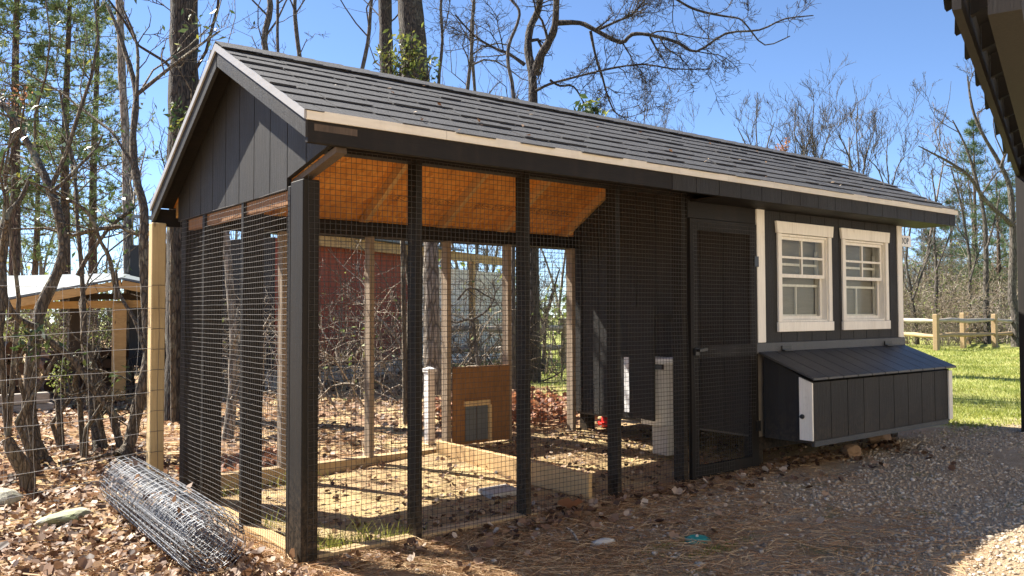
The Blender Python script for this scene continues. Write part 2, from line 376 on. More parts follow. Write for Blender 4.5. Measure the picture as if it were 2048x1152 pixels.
turf = t.ramp(t.math('ADD', t.math('MULTIPLY', fine, .45), t.math('MULTIPLY', big, .55)), [(.3, (.13, .17, .028)), (.48, (.25, .28, .055)), (.6, (.40, .37, .12)), (.75, (.52, .44, .24))])
front = t.math('MULTIPLY', band(t.math('ADD', Y, t.math('MULTIPLY', wob, .1)), .05, -.1), band(t.math('ADD', X, t.math('MULTIPLY', wob, .3)), -.25, .1))
c = t.mix(t.ramp(big, [(.42, (0, 0, 0)), (.6, (1, 1, 1))]), litter, dirt)
c = t.mix(run, c, t.mix(t.ramp(t.noise(3, 5), [(.42, (0, 0, 0)), (.58, (1, 1, 1))]), dirt, t.mix(.55, dirt, litter)))
c = t.mix(front, c, straw); c = t.mix(grav, c, gcol)
moss = t.math('MULTIPLY', t.math('MULTIPLY', t.ramp(t.noise(2.6, 6, None, .7), [(.55, (0, 0, 0)), (.66, (1, 1, 1))]), front), .6)
c = t.mix(moss, c, (.12, .15, .03)); c = t.mix(lawn, c, turf)
M['ground'] = t.fin(c, .95, t.math('ADD', fine, mid), .8, .03)

# ------------------------------------------------------------------ the setting: ground
def axis_pts(breaks):
    out = []
    for a, b, s in breaks: out += list(np.arange(a, b, s))
    return np.array(out + [breaks[-1][1]])
gx = axis_pts([(-300, -60, 40), (-60, -12, 6), (-12, -3, .5), (-3, 9, .07), (9, 26, .5), (26, 90, 6), (90, 400, 40)])
gy = axis_pts([(-120, -12, 20), (-12, -3, .6), (-3, 5, .07), (5, 16, .4), (16, 60, 4), (60, 420, 40)])
XX, YY = np.meshgrid(gx, gy); nx, ny = len(gx), len(gy)
gi = np.arange(nx * ny).reshape(ny, nx)
o = mesh_np('ground', np.stack([XX, YY, gz(XX, YY)], -1).reshape(-1, 3),
            np.stack([gi[:-1, :-1], gi[:-1, 1:], gi[1:, 1:], gi[1:, :-1]], -1).reshape(-1, 4), M['ground'], sm=True, kind='structure')

# ------------------------------------------------------------------ the chicken coop and run
RY, RZ = .886, 2.816            # ridge
FY, FZ = -.35, 2.195            # top of the roof at the front eave
BY, BZ = 2.24, 2.02             # top of the roof at the back eave
SF = (RZ - FZ) / (RY - FY); SB = (RZ - BZ) / (BY - RY)
XL, XR = -.142, 6.243           # roof ends
EX0, EX1 = 3.64, 5.874          # the closed hen house
D = 2.03                        # depth
def roofz(y): return RZ - (RY - y) * SF if y < RY else RZ - (y - RY) * SB

coop = thing('chicken_coop', 'long charcoal timber chicken coop with meshed run and grey shingle roof', 'chicken coop', (0, 0, 0))

def part(name, mb, mat, parent=coop, **k): return obj(name, mb, M[mat], parent, **k)
# posts and studs
part('corner_post', MB().box((.002, .002, -.05), (.091, .155, 1.93)), 'stud', bevel=.004)
part('corner_batten', MB().box((.002, .157, -.05), (.09, .197, 1.912)), 'stud', bevel=.003)
for xr, w in ((.702, .040), (1.466, .040), (2.233, .040), (2.892, .046)):
    part('stud', MB().box((xr - w, .004, -.03), (xr, .10, 2.12)), 'stud', bevel=.003)
for y0 in (.832, 1.535):
    part('stud', MB().box((.003, y0, -.05), (.125, y0 + .042, 1.9)), 'stud', bevel=.003)
part('corner_post', MB().box((.003, 1.93, -.05), (.12, 2.025, 1.9)), 'stud', bevel=.003)
for xr in (.74, 1.455, 2.178, 2.82, 3.58):
    part('stud', MB().box((xr - .042, 1.94, .02), (xr, 2.028, 1.86)), 'rear_stud', bevel=.003)
part('top_plate', MB().box((.05, 1.93, 1.86), (EX0, 2.028, 1.965)), 'black_trim')
part('top_plate', MB().box((.13, .012, 2.085), (EX0, .098, 2.125)), 'black_trim')
part('gable_plate', MB().box((.02, .20, 1.825), (.06, 1.925, 1.895)), 'ply', label='bare brown plate behind the gable mesh')
part('sill', MB().box((.09, 1.935, .03), (3.62, 2.025, .135)), 'pine_x')
part('sill', MB().box((.092, .006, -.04), (2.84, .09, .045)), 'pine_x')
part('sill', MB().box((.012, .2, -.03), (.10, 1.93, .045)), 'pine_y')
part('divider_board', MB().box((2.02, .10, .04), (2.06, 1.93, .205)), 'pine_y', bevel=.003, label='bare pine kickboard laid across the run floor')
part('plywood_panel', MB().box((2.182, 1.915, .15), (2.775, 1.935, .80)), 'ply')
fl = part('pet_flap', MB().box((2.30, 1.905, .175), (2.41, 1.913, .465)), 'flap'); fl2 = part('pet_flap', MB().box((2.418, 1.905, .175), (2.53, 1.913, .465)), 'flap')
fr = MB().box((2.285, 1.893, .468), (2.55, 1.913, .51)).box((2.533, 1.893, .16), (2.565, 1.913, .467))
part('flap_frame', fr, 'pine')

# wire mesh, every wire a rod
def wire_grid(o0, du, dv, nu, nv, pitch, r=.0013, wig=.0026, rv=1.):
    tb = Tubes(); du = np.array(du); dv = np.array(dv); o0 = np.array(o0, float); W = nu * pitch; H = nv * pitch
    nn = nrm(np.cross(du, dv))
    def w(u, v): return nn * (wig * 2.2 * (math.sin(u * 7 + v * 2) + math.sin(v * 5.1 - u * 3)))
    for i in range(nu + 1):
        j = random.gauss(0, wig * .4)
        tb.add([o0 + du * (i * pitch + j + random.gauss(0, wig * .25)) + dv * (H * s) + w(i * pitch, H * s) for s in np.linspace(0, 1, 14)], [r * rv] * 14, 4)
    for i in range(nv + 1):
        tb.add([o0 + dv * (i * pitch + random.gauss(0, wig * .25)) + du * (W * s) + w(W * s, i * pitch) for s in np.linspace(0, 1, 16)], [r] * 16, 4)
    return tb
PT = .0295
wire_grid((.03, -.006, .0), (1, 0, 0), (0, 0, 1), 97, 71, PT).build('wire_mesh', M['mesh'], coop, 'stuff')
wire_grid((-.006, .19, -.02), (0, 1, 0), (0, 0, 1), 61, 65, PT, .0010, rv=.9).build('wire_mesh', M['wire'], coop, 'stuff')
wire_grid((.1, 2.034, .05), (1, 0, 0), (0, 0, 1), 118, 62, PT, .001).build('wire_mesh', M['mesh'], coop, 'stuff')

# gable siding boards with open joints before a backing sheet
def gable_poly(y0, y1, inset=.0, drop=.031):
    """outline of the gable between y0 and y1 (plane x = const): bottom then top"""
    def bot(y): return 1.897 if y > .2 else 1.955 + (0.2 - y) / .52 * .1
    ys = sorted({y0, y1, *[b for b in (RY,) if y0 < b < y1]})
    low = [(y, bot(y)) for y in (y0, y1)]
    if y0 < .2 < y1: low = [(y0, bot(y0)), (.1999, bot(.1999)), (.2, 1.897), (y1, 1.897)]
    top = [(y, roofz(y) - drop) for y in reversed(ys)]
    return low + top
edges = [-.335, -.04, .195, .43, .665, .90, 1.135, 1.37, 1.605, 1.84, 2.10]
for a, b in zip(edges[:-1], edges[1:]):
    P = [(-.001, y, z) for y, z in gable_poly(a + .004, b - .004)]
    part('siding_board', MB().prism(P, (.014, 0, 0)), 'charcoal')
P = [(.016, y, z) for y, z in gable_poly(-.33, 2.10, drop=.033)]
part('siding_backing', MB().prism(P, (.010, 0, 0)), 'charcoal')
part('soffit_cleat', MB().bar((.055, .19, 1.935), (.055, -.315, 2.03), .055, .03), 'brown_wood', label='bare brown cleat under the sloping end of the gable')
# far gable (seen only from the side)
P = [(EX1 - .02, y, z) for y, z in gable_poly(.01, 2.02, drop=.125)]
part('siding_backing', MB().prism(P, (.012, 0, 0)), 'charcoal')

# roof: deck, rafters, fascia, trim, shingles
def slope_slab(y0, y1, t0, t1, x0, x1):
    P = [(x0, y0, roofz(y0) - t0), (x0, y1, roofz(y1) - t0), (x0, y1, roofz(y1) - t1), (x0, y0, roofz(y0) - t1)]
    return MB().prism(P, (x1 - x0, 0, 0))
part('roof_deck', slope_slab(FY + .02, RY, .014, .028, XL + .03, XR - .03), 'osb')
pe = [XL + .03, .735, 1.955, 3.175, 4.395, XR - .03]
for p_, q_ in zip(pe[:-1], pe[1:]): part('deck_panel', slope_slab(RY, BY - .02, .014, .028, p_ + .003, q_ - .003), 'osb')
for x in (.012, .72, 1.447, 2.19, 2.85, 3.60, 4.3, 5.05, 5.80):
    part('rafter', slope_slab(FY + .045, RY - .02, .029, .115, x, x + .038), 'rafter_wood')
    part('rafter', slope_slab(RY + .02, BY - .045, .029, .115, x, x + .038), 'rafter_wood')
part('ridge_board', MB().box((.03, RY - .019, RZ - .16), (XR - .04, RY + .019, RZ - .04)), 'pine_x')
# stamped lettering rows printed on the sheathing, now unreadable
fx0 = XL + .012
part('fascia', MB().box((fx0, FY, FZ - .155), (2.35, FY + .03, FZ - .028)), 'black_trim', bevel=.002)
part('worn_patch', MB().box((fx0 + .03, FY - .0015, FZ - .098), (fx0 + .25, FY + .001, FZ - .066)), 'brown_wood', label='scuffed bare patch on the fascia end')
x = 2.354
while x < XR - .03:
    x1 = min(x + .235, XR - .012)
    part('fascia_board', MB().box((x, FY + .001, FZ - .155), (x1 - .005, FY + .029, FZ - .028)), 'charcoal')
    x += .235
part('fascia', MB().box((fx0, BY - .03, BZ - .15), (XR - .01, BY, BZ - .028)), 'black_trim')
for x0, x1 in ((XL, .62), (.622, 2.9), (2.902, 4.86), (4.862, XR + .01)):
    part('drip_edge', MB().box((x0, FY - .012, FZ - .052), (x1, FY - .002, FZ - .006)), 'metal_trim')
for ya, yb in ((FY - .01, RY), (RY, BY)):
    s = slope_slab(ya, yb, .004, .046, XL - .012, XL - .002)
    part('rake_edge', s, 'shaded_metal')
    part('rake_board', slope_slab(ya + .012, yb, .030, .135, XL, XL + .022), 'charcoal')
    part('rake_board', slope_slab(ya + .03, yb - .003, .030, .135, XR - .022, XR), 'black_trim')
for ya, yb in ((FY + .04, RY - .001), (RY + .001, BY - .035)):
    part('soffit', slope_slab(ya, yb, .030, .042, XL + .024, -.004), 'black_trim')
# soffit at the far end
part('soffit', MB().box((EX1 + .02, FY + .034, FZ - .15), (XR - .026, .0, FZ - .138)), 'black_trim')
part('soffit', MB().box((2.92, FY + .034, FZ - .15), (EX1 + .015, -.012, FZ - .138)), 'black_trim')

# front slope: individual shingles of two laminations
sl = math.hypot(1, SF); L = (RY - FY) * sl; ty = np.array([0, 1 / sl, SF / sl]); tn = np.array([0, -SF / sl, 1 / sl])
exp_ = .160; ncourse = int(L / exp_) + 1
sh_n = 0
for c_ in range(ncourse):
    s0 = -.016 + c_ * exp_
    x = XL - .006 - random.uniform(0, .15)
    while x < XR + .006:
        w = random.choice((.18, .22, .26, .32, .40)) + random.uniform(-.02, .02)
        xa, xb = max(x + .0045, XL - .008), min(x + w - .0045, XR + .008)
        x += w
        if xb - xa < .03: continue
        th = random.choice((.004, .005, .007, .010)); s1 = min(s0 + exp_ + .03, L - .002); d = random.uniform(-.010, .006)
        org = np.array([0, FY, FZ])
        lo = org + ty * (s0 + d) + tn * (-.010 + .006); hi = org + ty * s1 + tn * -.011
        V = []
        for p, t_ in ((lo, th), (hi, .003)):
            for xx in (xa, xb):
                V.append((xx, p[1], p[2])); q = p + tn * t_; V.append((xx, q[1], q[2]))
        me = MB().add(V, [(1, 3, 7, 5), (0, 2, 3, 1), (0, 1, 5, 4), (2, 6, 7, 3), (4, 5, 7, 6), (0, 4, 6, 2)])
        part('shingle', me, 'shingle'); sh_n += 1
x = XL - .01
k_ = 0
while x < XR:
    x1 = min(x + .23, XR + .012); z0 = .006
    V = []
    for xx, dz in ((x, .004), (x1, .009)):
        for yy in (-.13, 0, .13):
            zz = RZ + dz + .004 - abs(yy) * (SF if yy < 0 else SB); V.append((xx, RY + yy, zz)); V.append((xx, RY + yy, zz + .004))
    F = [(1, 3, 9, 7), (3, 5, 11, 9), (0, 6, 8, 2), (2, 8, 10, 4), (0, 1, 7, 6), (4, 10, 11, 5), (6, 7, 9, 8), (8, 9, 11, 10), (0, 2, 3, 1), (2, 4, 5, 3)]
    part('ridge_shingle', MB().add(V, F), 'shingle'); x += .19; k_ += 1
# back slope courses in one piece
bs_ = MB()
nb = 11
for c_ in range(nb):
    ya = BY + .012 - c_ * (BY - RY) / nb; yb = ya - (BY - RY) / nb - .02
    za, zb = roofz(min(ya, BY + .02)) , roofz(yb)
    bs_.add([(XL - .006, ya, za), (XR + .006, ya, za), (XR + .006, yb, zb - .002), (XL - .006, yb, zb - .002), (XL - .006, ya, za - .012), (XR + .006, ya, za - .012)],
            [(1, 0, 3, 2), (0, 1, 5, 4)])
part('back_shingles', bs_, 'shingle', kind='stuff')

# hen house: end wall facing the run, front wall with windows, back, far end, floor
ends = [.03, .26, .495, .73, .965, 1.20, 1.435, 1.67, 1.90, 2.02]
for a, b in zip(ends[:-1], ends[1:]):
    zt = min(roofz(a), roofz(b)) - .13
    part('siding_board', MB().prism([(EX0 - .014, a + .004, .325), (EX0 - .014, b - .004, .325), (EX0 - .014, b - .004, roofz(b) - .125), (EX0 - .014, a + .004, roofz(a) - .125)], (.013, 0, 0)), 'charcoal')
part('siding_backing', MB().box((EX0, .012, .32), (EX0 + .02, 2.02, 2.1)), 'charcoal')
WIN = ((3.985, 4.655), (4.905, 5.575)); WZ0, WZ1 = 1.165, 1.885
bx = list(np.arange(3.785, 5.874, .2095)) + [5.86]
for a, b in zip(bx[:-1], bx[1:]):
    cuts = sorted({a, b, *[w for ww in WIN for w in ww if a < w < b]})
    for p, q in zip(cuts[:-1], cuts[1:]):
        ins = any(w0 - 1e-4 <= p and q <= w1 + 1e-4 for w0, w1 in WIN)
        g0 = .003 if p == a else 0; g1 = .003 if q == b else 0
        for z0, z1 in (((.30, WZ0), (WZ1, 2.12)) if ins else ((.30, 2.12),)):
            part('siding_board', MB().box((p + g0, -.012, z0), (q - g1, .002, z1)), 'charcoal')
bk = MB().box((EX0 + .02, .004, .30), (EX1 - .02, .016, WZ0 - .001)).box((EX0 + .02, .004, WZ1 + .001), (EX1 - .02, .016, 2.12))
for p, q in ((EX0 + .02, WIN[0][0] - .001), (WIN[0][1] + .001, WIN[1][0] - .001), (WIN[1][1] + .001, EX1 - .02)): bk.box((p, .004, WZ0), (q, .016, WZ1))
part('siding_backing', bk, 'inside')
part('back_wall', MB().box((EX0 + .02, 2.0, .30), (EX1 - .02, 2.02, 2.0)), 'inside')
part('end_wall', MB().box((EX1 - .018, .004, .30), (EX1, 2.02, 2.02)), 'charcoal')
part('floor', MB().box((EX0 + .02, .02, .30), (EX1 - .02, 2.0, .318)), 'inside')
part('corner_trim', MB().box((3.684, -.022, 1.02), (3.782, -.002, 2.05)), 'white', bevel=.003)
part('corner_trim', MB().box((5.80, -.022, 1.02), (5.885, -.002, 2.05)), 'white', bevel=.003)
part('corner_trim', MB().box((5.878, -.001, .30), (5.895, .085, 2.05)), 'white')
part('water_table', MB().box((3.66, -.026, .937), (5.90, -.002, 1.018)), 'charcoal_x', bevel=.003)
for x, y in ((3.68, .02), (5.74, .03), (3.68, 1.9), (5.74, 1.9)):
    part('skid_post', MB().box((x, y, -.05), (x + .1, y + .1, .30)), 'stud')
part('rim_joist', MB().box((3.70, .004, .20), (5.86, .042, .298)), 'stud')

def window(x0, x1):
    """double hung window between x0 and x1 (opening)"""
    w = bpy.data.objects.new('window', None); col.objects.link(w); w.parent = coop; ORIG[w.name] = ORIG[coop.name]; w.empty_display_size = .1
    for p, q in ((x0 - .042, x0 + .006), (x1 - .006, x1 + .042)): obj('casing', MB().box((p, -.030, WZ0 + .012), (q, -.0125, WZ1 - .01)), M['white'], w, bevel=.002)
    obj('head_trim', MB().prism([(x0 - .055, -.036, WZ1 - .008), (x1 + .055, -.036, WZ1 - .008), (x1 + .068, -.036, WZ1 + .085), (x0 - .068, -.036, WZ1 + .085)], (0, .022, 0)), M['white'], w, bevel=.002)
    obj('sill', MB().box((x0 - .052, -.036, WZ0 - .066), (x1 + .052, -.0125, WZ0 + .010)), M['white'], w, bevel=.003)
    jb = MB().box((x0 + .001, -.012, WZ0 + .011), (x0 + .016, .09, WZ1 - .011)).box((x1 - .016, -.012, WZ0 + .011), (x1 - .001, .09, WZ1 - .011))
    jb.box((x0 + .016, -.012, WZ1 - .028), (x1 - .016, .09, WZ1 - .011)).box((x0 + .016, -.012, WZ0 + .011), (x1 - .016, .09, WZ0 + .026))
    obj('jamb', jb, M['white'], w)
    a, b, zm = x0 + .017, x1 - .017, WZ0 + .365
    def sash(y, z0, z1, grid, s=.024):
        f = MB().box((a, y, z0), (a + s, y + .024, z1)).box((b - s, y, z0), (b, y + .024, z1)).box((a + s, y, z1 - s), (b - s, y + .024, z1)).box((a + s, y, z0), (b - s, y + .024, z0 + s * 1.2))
        if grid:
            xm, zq = (a + b) / 2, (z0 + z1) / 2
            f.box((xm - .009, y + .002, z0 + s * 1.2), (xm + .009, y + .022, z1 - s)).box((a + s, y + .003, zq - .009), (xm - .009, y + .021, zq + .009)).box((xm + .009, y + .003, zq - .009), (b - s, y + .021, zq + .009))
        obj('sash', f, M['white'], w)
        if grid:
            xm, zq = (a + b) / 2, (z0 + z1) / 2
            for p, q in ((a + s, xm - .009), (xm + .009, b - s)):
                for u, v in ((z0 + s * 1.2, zq - .009), (zq + .009, z1 - s)): obj('pane', MB().box((p, y + .010, u), (q, y + .013, v)), M['glass'], w)
        else: obj('pane', MB().box((a + s, y + .010, z0 + s * 1.2), (b - s, y + .013, z1 - s)), M['glass'], w)
    sash(.006, zm, WZ1 - .029, True); sash(.034, WZ0 + .027, zm + .03, False)
for x0, x1 in WIN: window(x0, x1)
# storm sashes stacked on the inside, seen through the panes
for x0, x1 in WIN:
    f = MB().box((x0 + .02, .066, WZ0 + .05), (x0 + .040, .084, 1.76)).box((x1 - .040, .066, WZ0 + .05), (x1 - .02, .084, 1.76))
    for z in (WZ0 + .05, 1.46, 1.63): f.box((x0 + .040, .066, z), (x1 - .040, .084, z + .020))
    f.box(((x0 + x1) / 2 - .006, .068, WZ0 + .07), ((x0 + x1) / 2 + .006, .082, 1.46))
    part('inner_sash', f, 'white')
    part('blind', MB().box((x0 - .02, .094, WZ0 - .03), (x1 + .19, .099, WZ1 + .03)), 'blind')

# screen door into the run
door = part('screen_door', MB().box((2.905, -.022, .075), (2.985, .012, 1.925)).box((3.59, -.022, .075), (3.675, .012, 1.925)), 'black_trim', bevel=.002)
for z0, z1 in ((.075, .165), (.93, 1.01), (1.845, 1.925)): obj('rail', MB().box((2.985, -.021, z0), (3.59, .011, z1)), M['black_trim'], door)
wire_grid((2.93, -.026, .10), (1, 0, 0), (0, 0, 1), 24, 61, PT).build('wire_mesh', M['mesh'], door, 'stuff')
obj('handle', MB().box((2.925, -.045, .95), (2.965, -.023, 1.0)).cyl((2.945, -.044, .985), (2.945, -.075, .985), .011).bar((2.945, -.06, .985), (3.03, -.06, .99), .016, .02), M['black'], door)
for z in (.35, 1.6): obj('hinge', MB().box((3.64, -.030, z), (3.69, -.023, z + .08)), M['black'], door)
part('door_head', MB().box((2.895, -.01, 1.93), (3.68, .03, 2.08)), 'black_trim')

# nest box on the front of the hen house
NX0, NX1, NY, NZ0, NZT, NZB = 3.735, 5.84, -.446, .318, .755, .93
nest = part('nest_box', MB().prism([(NX0 + .02, -.03, NZ0), (NX0 + .02, NY + .02, NZ0), (NX0 + .02, NY + .02, NZT - .02), (NX0 + .02, -.03, NZB - .02)], (NX1 - NX0 - .04, 0, 0)), 'charcoal')
obj('side_panel', MB().prism([(NX0, -.03, NZ0 - .02), (NX0, NY + .004, NZ0 - .02), (NX0, NY + .004, NZT - .012), (NX0, -.03, NZB - .012)], (.018, 0, 0)), M['charcoal'], nest)
obj('side_panel', MB().prism([(NX1 - .018, -.03, NZ0 - .02), (NX1 - .018, NY + .004, NZ0 - .02), (NX1 - .018, NY + .004, NZT - .012), (NX1 - .018, -.03, NZB - .012)], (.018, 0, 0)), M['charcoal'], nest)
nb_ = 9; xs = np.linspace(NX0 + .002, NX1 - .05, nb_ + 1)
for a, b in zip(xs[:-1], xs[1:]): obj('front_board', MB().box((a + .004, NY - .002, NZ0), (b - .004, NY + .012, NZT - .015)), M['charcoal'], nest)
obj('bottom_lip', MB().box((NX0 + .005, NY - .006, NZ0 - .042), (NX1 - .05, NY + .02, NZ0 - .002)), M['charcoal_x'], nest)
obj('corner_trim', MB().prism([(NX0 - .016, NY - .004, NZ0 + .0), (NX0 - .016, NY + .105, NZ0 + .0), (NX0 - .016, NY + .105, NZT + .022), (NX0 - .016, NY - .004, NZT - .018)], (.015, 0, 0)), M['white'], nest, bevel=.002)
obj('corner_trim', MB().box((NX1 - .048, NY - .018, NZ0 - .005), (NX1 + .012, NY - .003, NZT - .018)), M['white'], nest, bevel=.002)
obj('knob', MB().lathe((0, 0, 0), [(.001, .0), (.016, .0), (.018, .01), (.014, .02), (.001, .022)], 12), M['black'], nest)
kn = bpy.data.objects['knob']; kn.rotation_euler = (0, -math.pi / 2, 0); kn.location = (NX0 - .016, NY + .076, .49)
ls = (NZB - NZT) / (-.03 - (NY - .035))
nl = 11; xs = np.linspace(NX0 - .055, NX1 + .045, nl + 1)
for a, b in zip(xs[:-1], xs[1:]):
    P = [(a + .005, -.028, NZB + .004), (a + .005, NY - .04, NZT + .006), (a + .005, NY - .04, NZT + .022), (a + .005, -.028, NZB + .020)]
    obj('lid_plank', MB().prism(P, (b - a - .010, 0, 0)), M['charcoal_x'], nest)
for x in (3.97, 5.52): obj('hinge', MB().box((x, -.036, .955), (x + .12, -.027, .99)).bar((x, -.045, NZB + .024), (x + .12, -.045, NZB + .024), .03, .01), M['black'], nest)

# sign beyond the far corner
sign = thing('coop_sign', 'small white sign reading COOP at the far corner of the hen house', 'sign', (5.9, .06, 1.87))
zz = 1.872
obj('board', MB().box((5.90, .055, zz), (6.20, .065, zz + .105)), M['vinyl'], sign, bevel=.002)
obj('bracket', MB().box((6.10, .066, zz + .08), (6.115, .07, 2.06)), M['black'], sign)
fc = bpy.data.curves.new('sign_text', 'FONT'); fc.body = 'COOP'; fc.size = .085; fc.extrude = .001; fc.space_character = 1.15
ft = bpy.data.objects.new('lettering', fc); col.objects.link(ft); ft.parent = sign; ft.rotation_euler = (math.pi / 2, 0, 0)
fc.materials.append(M['black'])
bpy.context.view_layer.update()
wtxt = ft.dimensions.x
bpy.context.view_layer.update()
tm_ = bpy.data.meshes.new_from_object(ft); bpy.data.objects.remove(ft); tm_.materials.clear()
ft = link('lettering', tm_, M['black'], sign, np.array([5.945, .053, zz + .024]) - ORIG[sign.name]); ft.rotation_euler = (math.pi / 2, 0, 0); ft.scale = (.205 / max(wtxt, .01), 1, 1)

# ------------------------------------------------------------------ things in the run
rb = thing('ramp_board', 'dark weathered plank leaning on the hen house pop door', 'board', (3.32, .82, .3))
obj('plank', MB().prism([(3.30, .685, .385), (3.30, .955, .40), (3.30, .95, 1.297), (3.30, .675, 1.305)], (-.026, 0, 0)), M['charcoal'], rb, bevel=.003)
for y in (.70, .88): obj('hanger', MB().box((3.301, y, 1.20), (3.60, y + .03, 1.24)), M['charcoal'], rb)
obj('latch', MB().box((3.285, .60, .80), (3.31, .675, .84)), M['black'], rb)
wb = thing('white_bucket', 'white plastic feed bucket on a block beside the leaning plank', 'bucket', (3.30, .83, .4))
obj('pail', MB().lathe((3.455, .80, 0), [(.0, .345), (.14, .345), (.155, .84), (.162, .84), (.162, .88), (.15, .88), (.13, .37), (.0, .37)], 20), M['vinyl'], wb, sm=True)
tag(obj('feed_block', MB().box((3.40, .655, .10), (3.58, .82, .344)), M['concrete'], bevel=.006), 'tan block carrying the white bucket in the run', 'block')
wp = thing('white_plank', 'narrow white board showing left of the leaning plank', 'board', (3.6, 1.3, .3))
obj('strip', MB().box((3.600, 1.27, .38), (3.622, 1.33, .86)), M['vinyl'], wp)
rd = thing('red_drinker', 'red plastic drinker base on the litter under the hen house', 'drinker', (3.95, 2.0, .1))
obj('tray', MB().lathe((4.0, 1.95, float(gz(4, 1.95))), [(.0, .01), (.09, .01), (.105, .045), (.10, .05), (.085, .02), (.0, .02)], 18), M['red'], rd, sm=True)
obj('jar', MB().lathe((4.0, 1.95, float(gz(4, 1.95))), [(.06, .022), (.068, .04), (.06, .10), (.02, .12), (.0, .12)], 18), M['red'], rd, sm=True)
pv = obj('paver', MB().add([(x, y, z + gz(1.62, .55)) for z in (-.01, .035) for x, y in ((1.55, .50), (1.80, .52), (1.83, .74), (1.58, .72))], [(3, 2, 1, 0), (4, 5, 6, 7), (0, 1, 5, 4), (1, 2, 6, 5), (2, 3, 7, 6), (3, 0, 4, 7)]), M['concrete'], bevel=.006)
tag(pv, 'square grey paver on the run floor beside the pine kickboard', 'paver')
vp = thing('vinyl_post', 'white capped vinyl post standing behind the run', 'post', (2.1, 2.35, .1))
vx, vy = 2.215, 2.34
obj('shaft', MB().box((vx - .036, vy - .036, .05), (vx + .036, vy + .036, .74)), M['vinyl'], vp, bevel=.004)
obj('cap', MB().box((vx - .045, vy - .045, .74), (vx + .045, vy + .045, .762)).add([(vx - .05, vy - .05, .762), (vx + .05, vy - .05, .762), (vx + .05, vy + .05, .762), (vx - .05, vy + .05, .762), (vx, vy, .785)], [(0, 1, 4), (1, 2, 4), (2, 3, 4), (3, 0, 4)]), M['vinyl'], vp)

# ------------------------------------------------------------------ fence post, wire fence, wire roll
fp = obj('fence_post', MB().box((-.165, 2.12, -.1), (-.072, 2.21, 1.885)), M['post_wood'], bevel=.006)
tag(fp, 'pale square timber post carrying the wire fence behind the gable', 'fence post')
wf = thing('wire_fence', 'galvanised wire fence stretched left from the pale timber post', 'fence', (-.12, 2.11, 0))
zs = [.02, .17, .31, .45, .59, .73, .87, 1.01, 1.15, 1.29, 1.45]
ends_ = np.array([-3.4, .45])
tb = Tubes()
A = np.array([-.165, 2.115]); B = A + np.array([-3.1, -.55])
for i, z in enumerate(zs):
    tb.add([(*(A + (B - A) * s), z + .012 * math.sin(s * 9 + i) - .03 * math.sin(s * 3.1)) for s in np.linspace(0, 1, 14)], [.0017] * 14, 4)
for s in np.arange(.03, 1, .05):
    tb.add([(*(A + (B - A) * (s + .003 * math.sin(z * 9 + s * 40))), z) for z in np.linspace(0.02, 1.45, 8)], [.0009] * 8, 3)
tb.build('fence_wire', M['fence_wire'], wf, 'stuff')
tb = Tubes()
for z in zs:
    tb.add([(-.167, 2.118, z), (-.12, 2.113, z + .003), (-.075, 2.116, z + .001), (-.069, 2.16, z)], [.0016] * 4, 4)
tb.add([(-.118 + .004 * math.sin(z * 7), 2.112, z) for z in np.linspace(.0, 1.45, 14)], [.0014] * 14, 4)
tb.build('staple_wire', M['wire'], wf, 'stuff')
bpy.data.objects['fence_wire'].name = 'fence_wire'

roll = thing('wire_roll', 'roll of galvanised welded wire lying beside the gable end', 'wire roll', (-.42, 1.0, 0))
N0 = np.array([-.41, .09, .172]); N1 = np.array([-.37, 1.90, .17]); ax = nrm(N1 - N0); LN = np.linalg.norm(N1 - N0)
eu = nrm(np.cross(ax, (0, 0, 1))); ev = np.cross(eu, ax)
turns = 5.4; th = np.linspace(0, turns * 2 * math.pi, int(turns * 34))
def rr_(a): return .065 + .108 * a / (turns * 2 * math.pi)
def sag(a, r, s): return r * (1 + .03 * math.sin(a * 3.1 + s * 3) + .018 * math.sin(a * 7.7)), a
def rp(a, s):
    r = rr_(a) * (1 + .035 * math.sin(a * 2.3 + s * 2) + .02 * math.sin(a * 5.1 - s * 4))
    p = N0 + ax * (s * LN + .012 * math.sin(a * 1.7)) + eu * r * math.cos(a) + ev * r * math.sin(a) * .95
    return p
t_long = Tubes(); t_ring = Tubes()
arc = 0; a = 0.0; marks = []
while a < turns * 2 * math.pi:
    marks.append(a); a += .042 / rr_(a)
for a in marks: t_long.add([rp(a + random.gauss(0, .012), s) for s in np.linspace(random.uniform(-.006, .01), 1 + random.uniform(-.01, .006), 9)], [.0021] * 9, 4)
for s in np.linspace(0, 1, 19):
    s2 = np.clip(s + random.gauss(0, .004), 0, 1)
    t_ring.add([rp(a, s2) for a in th], [.0019] * len(th), 3)
t_long.build('long_wire', M['bright_wire'], roll, 'stuff'); t_ring.build('coiled_wire', M['bright_wire'], roll, 'stuff')
tie = Tubes(); tie.add([N0 + ax * .75 + (eu * math.cos(a) + ev * math.sin(a)) * .20 for a in np.linspace(0, 6.3, 24)], [.002] * 24, 4); tie.build('tie', M['wire'], roll)

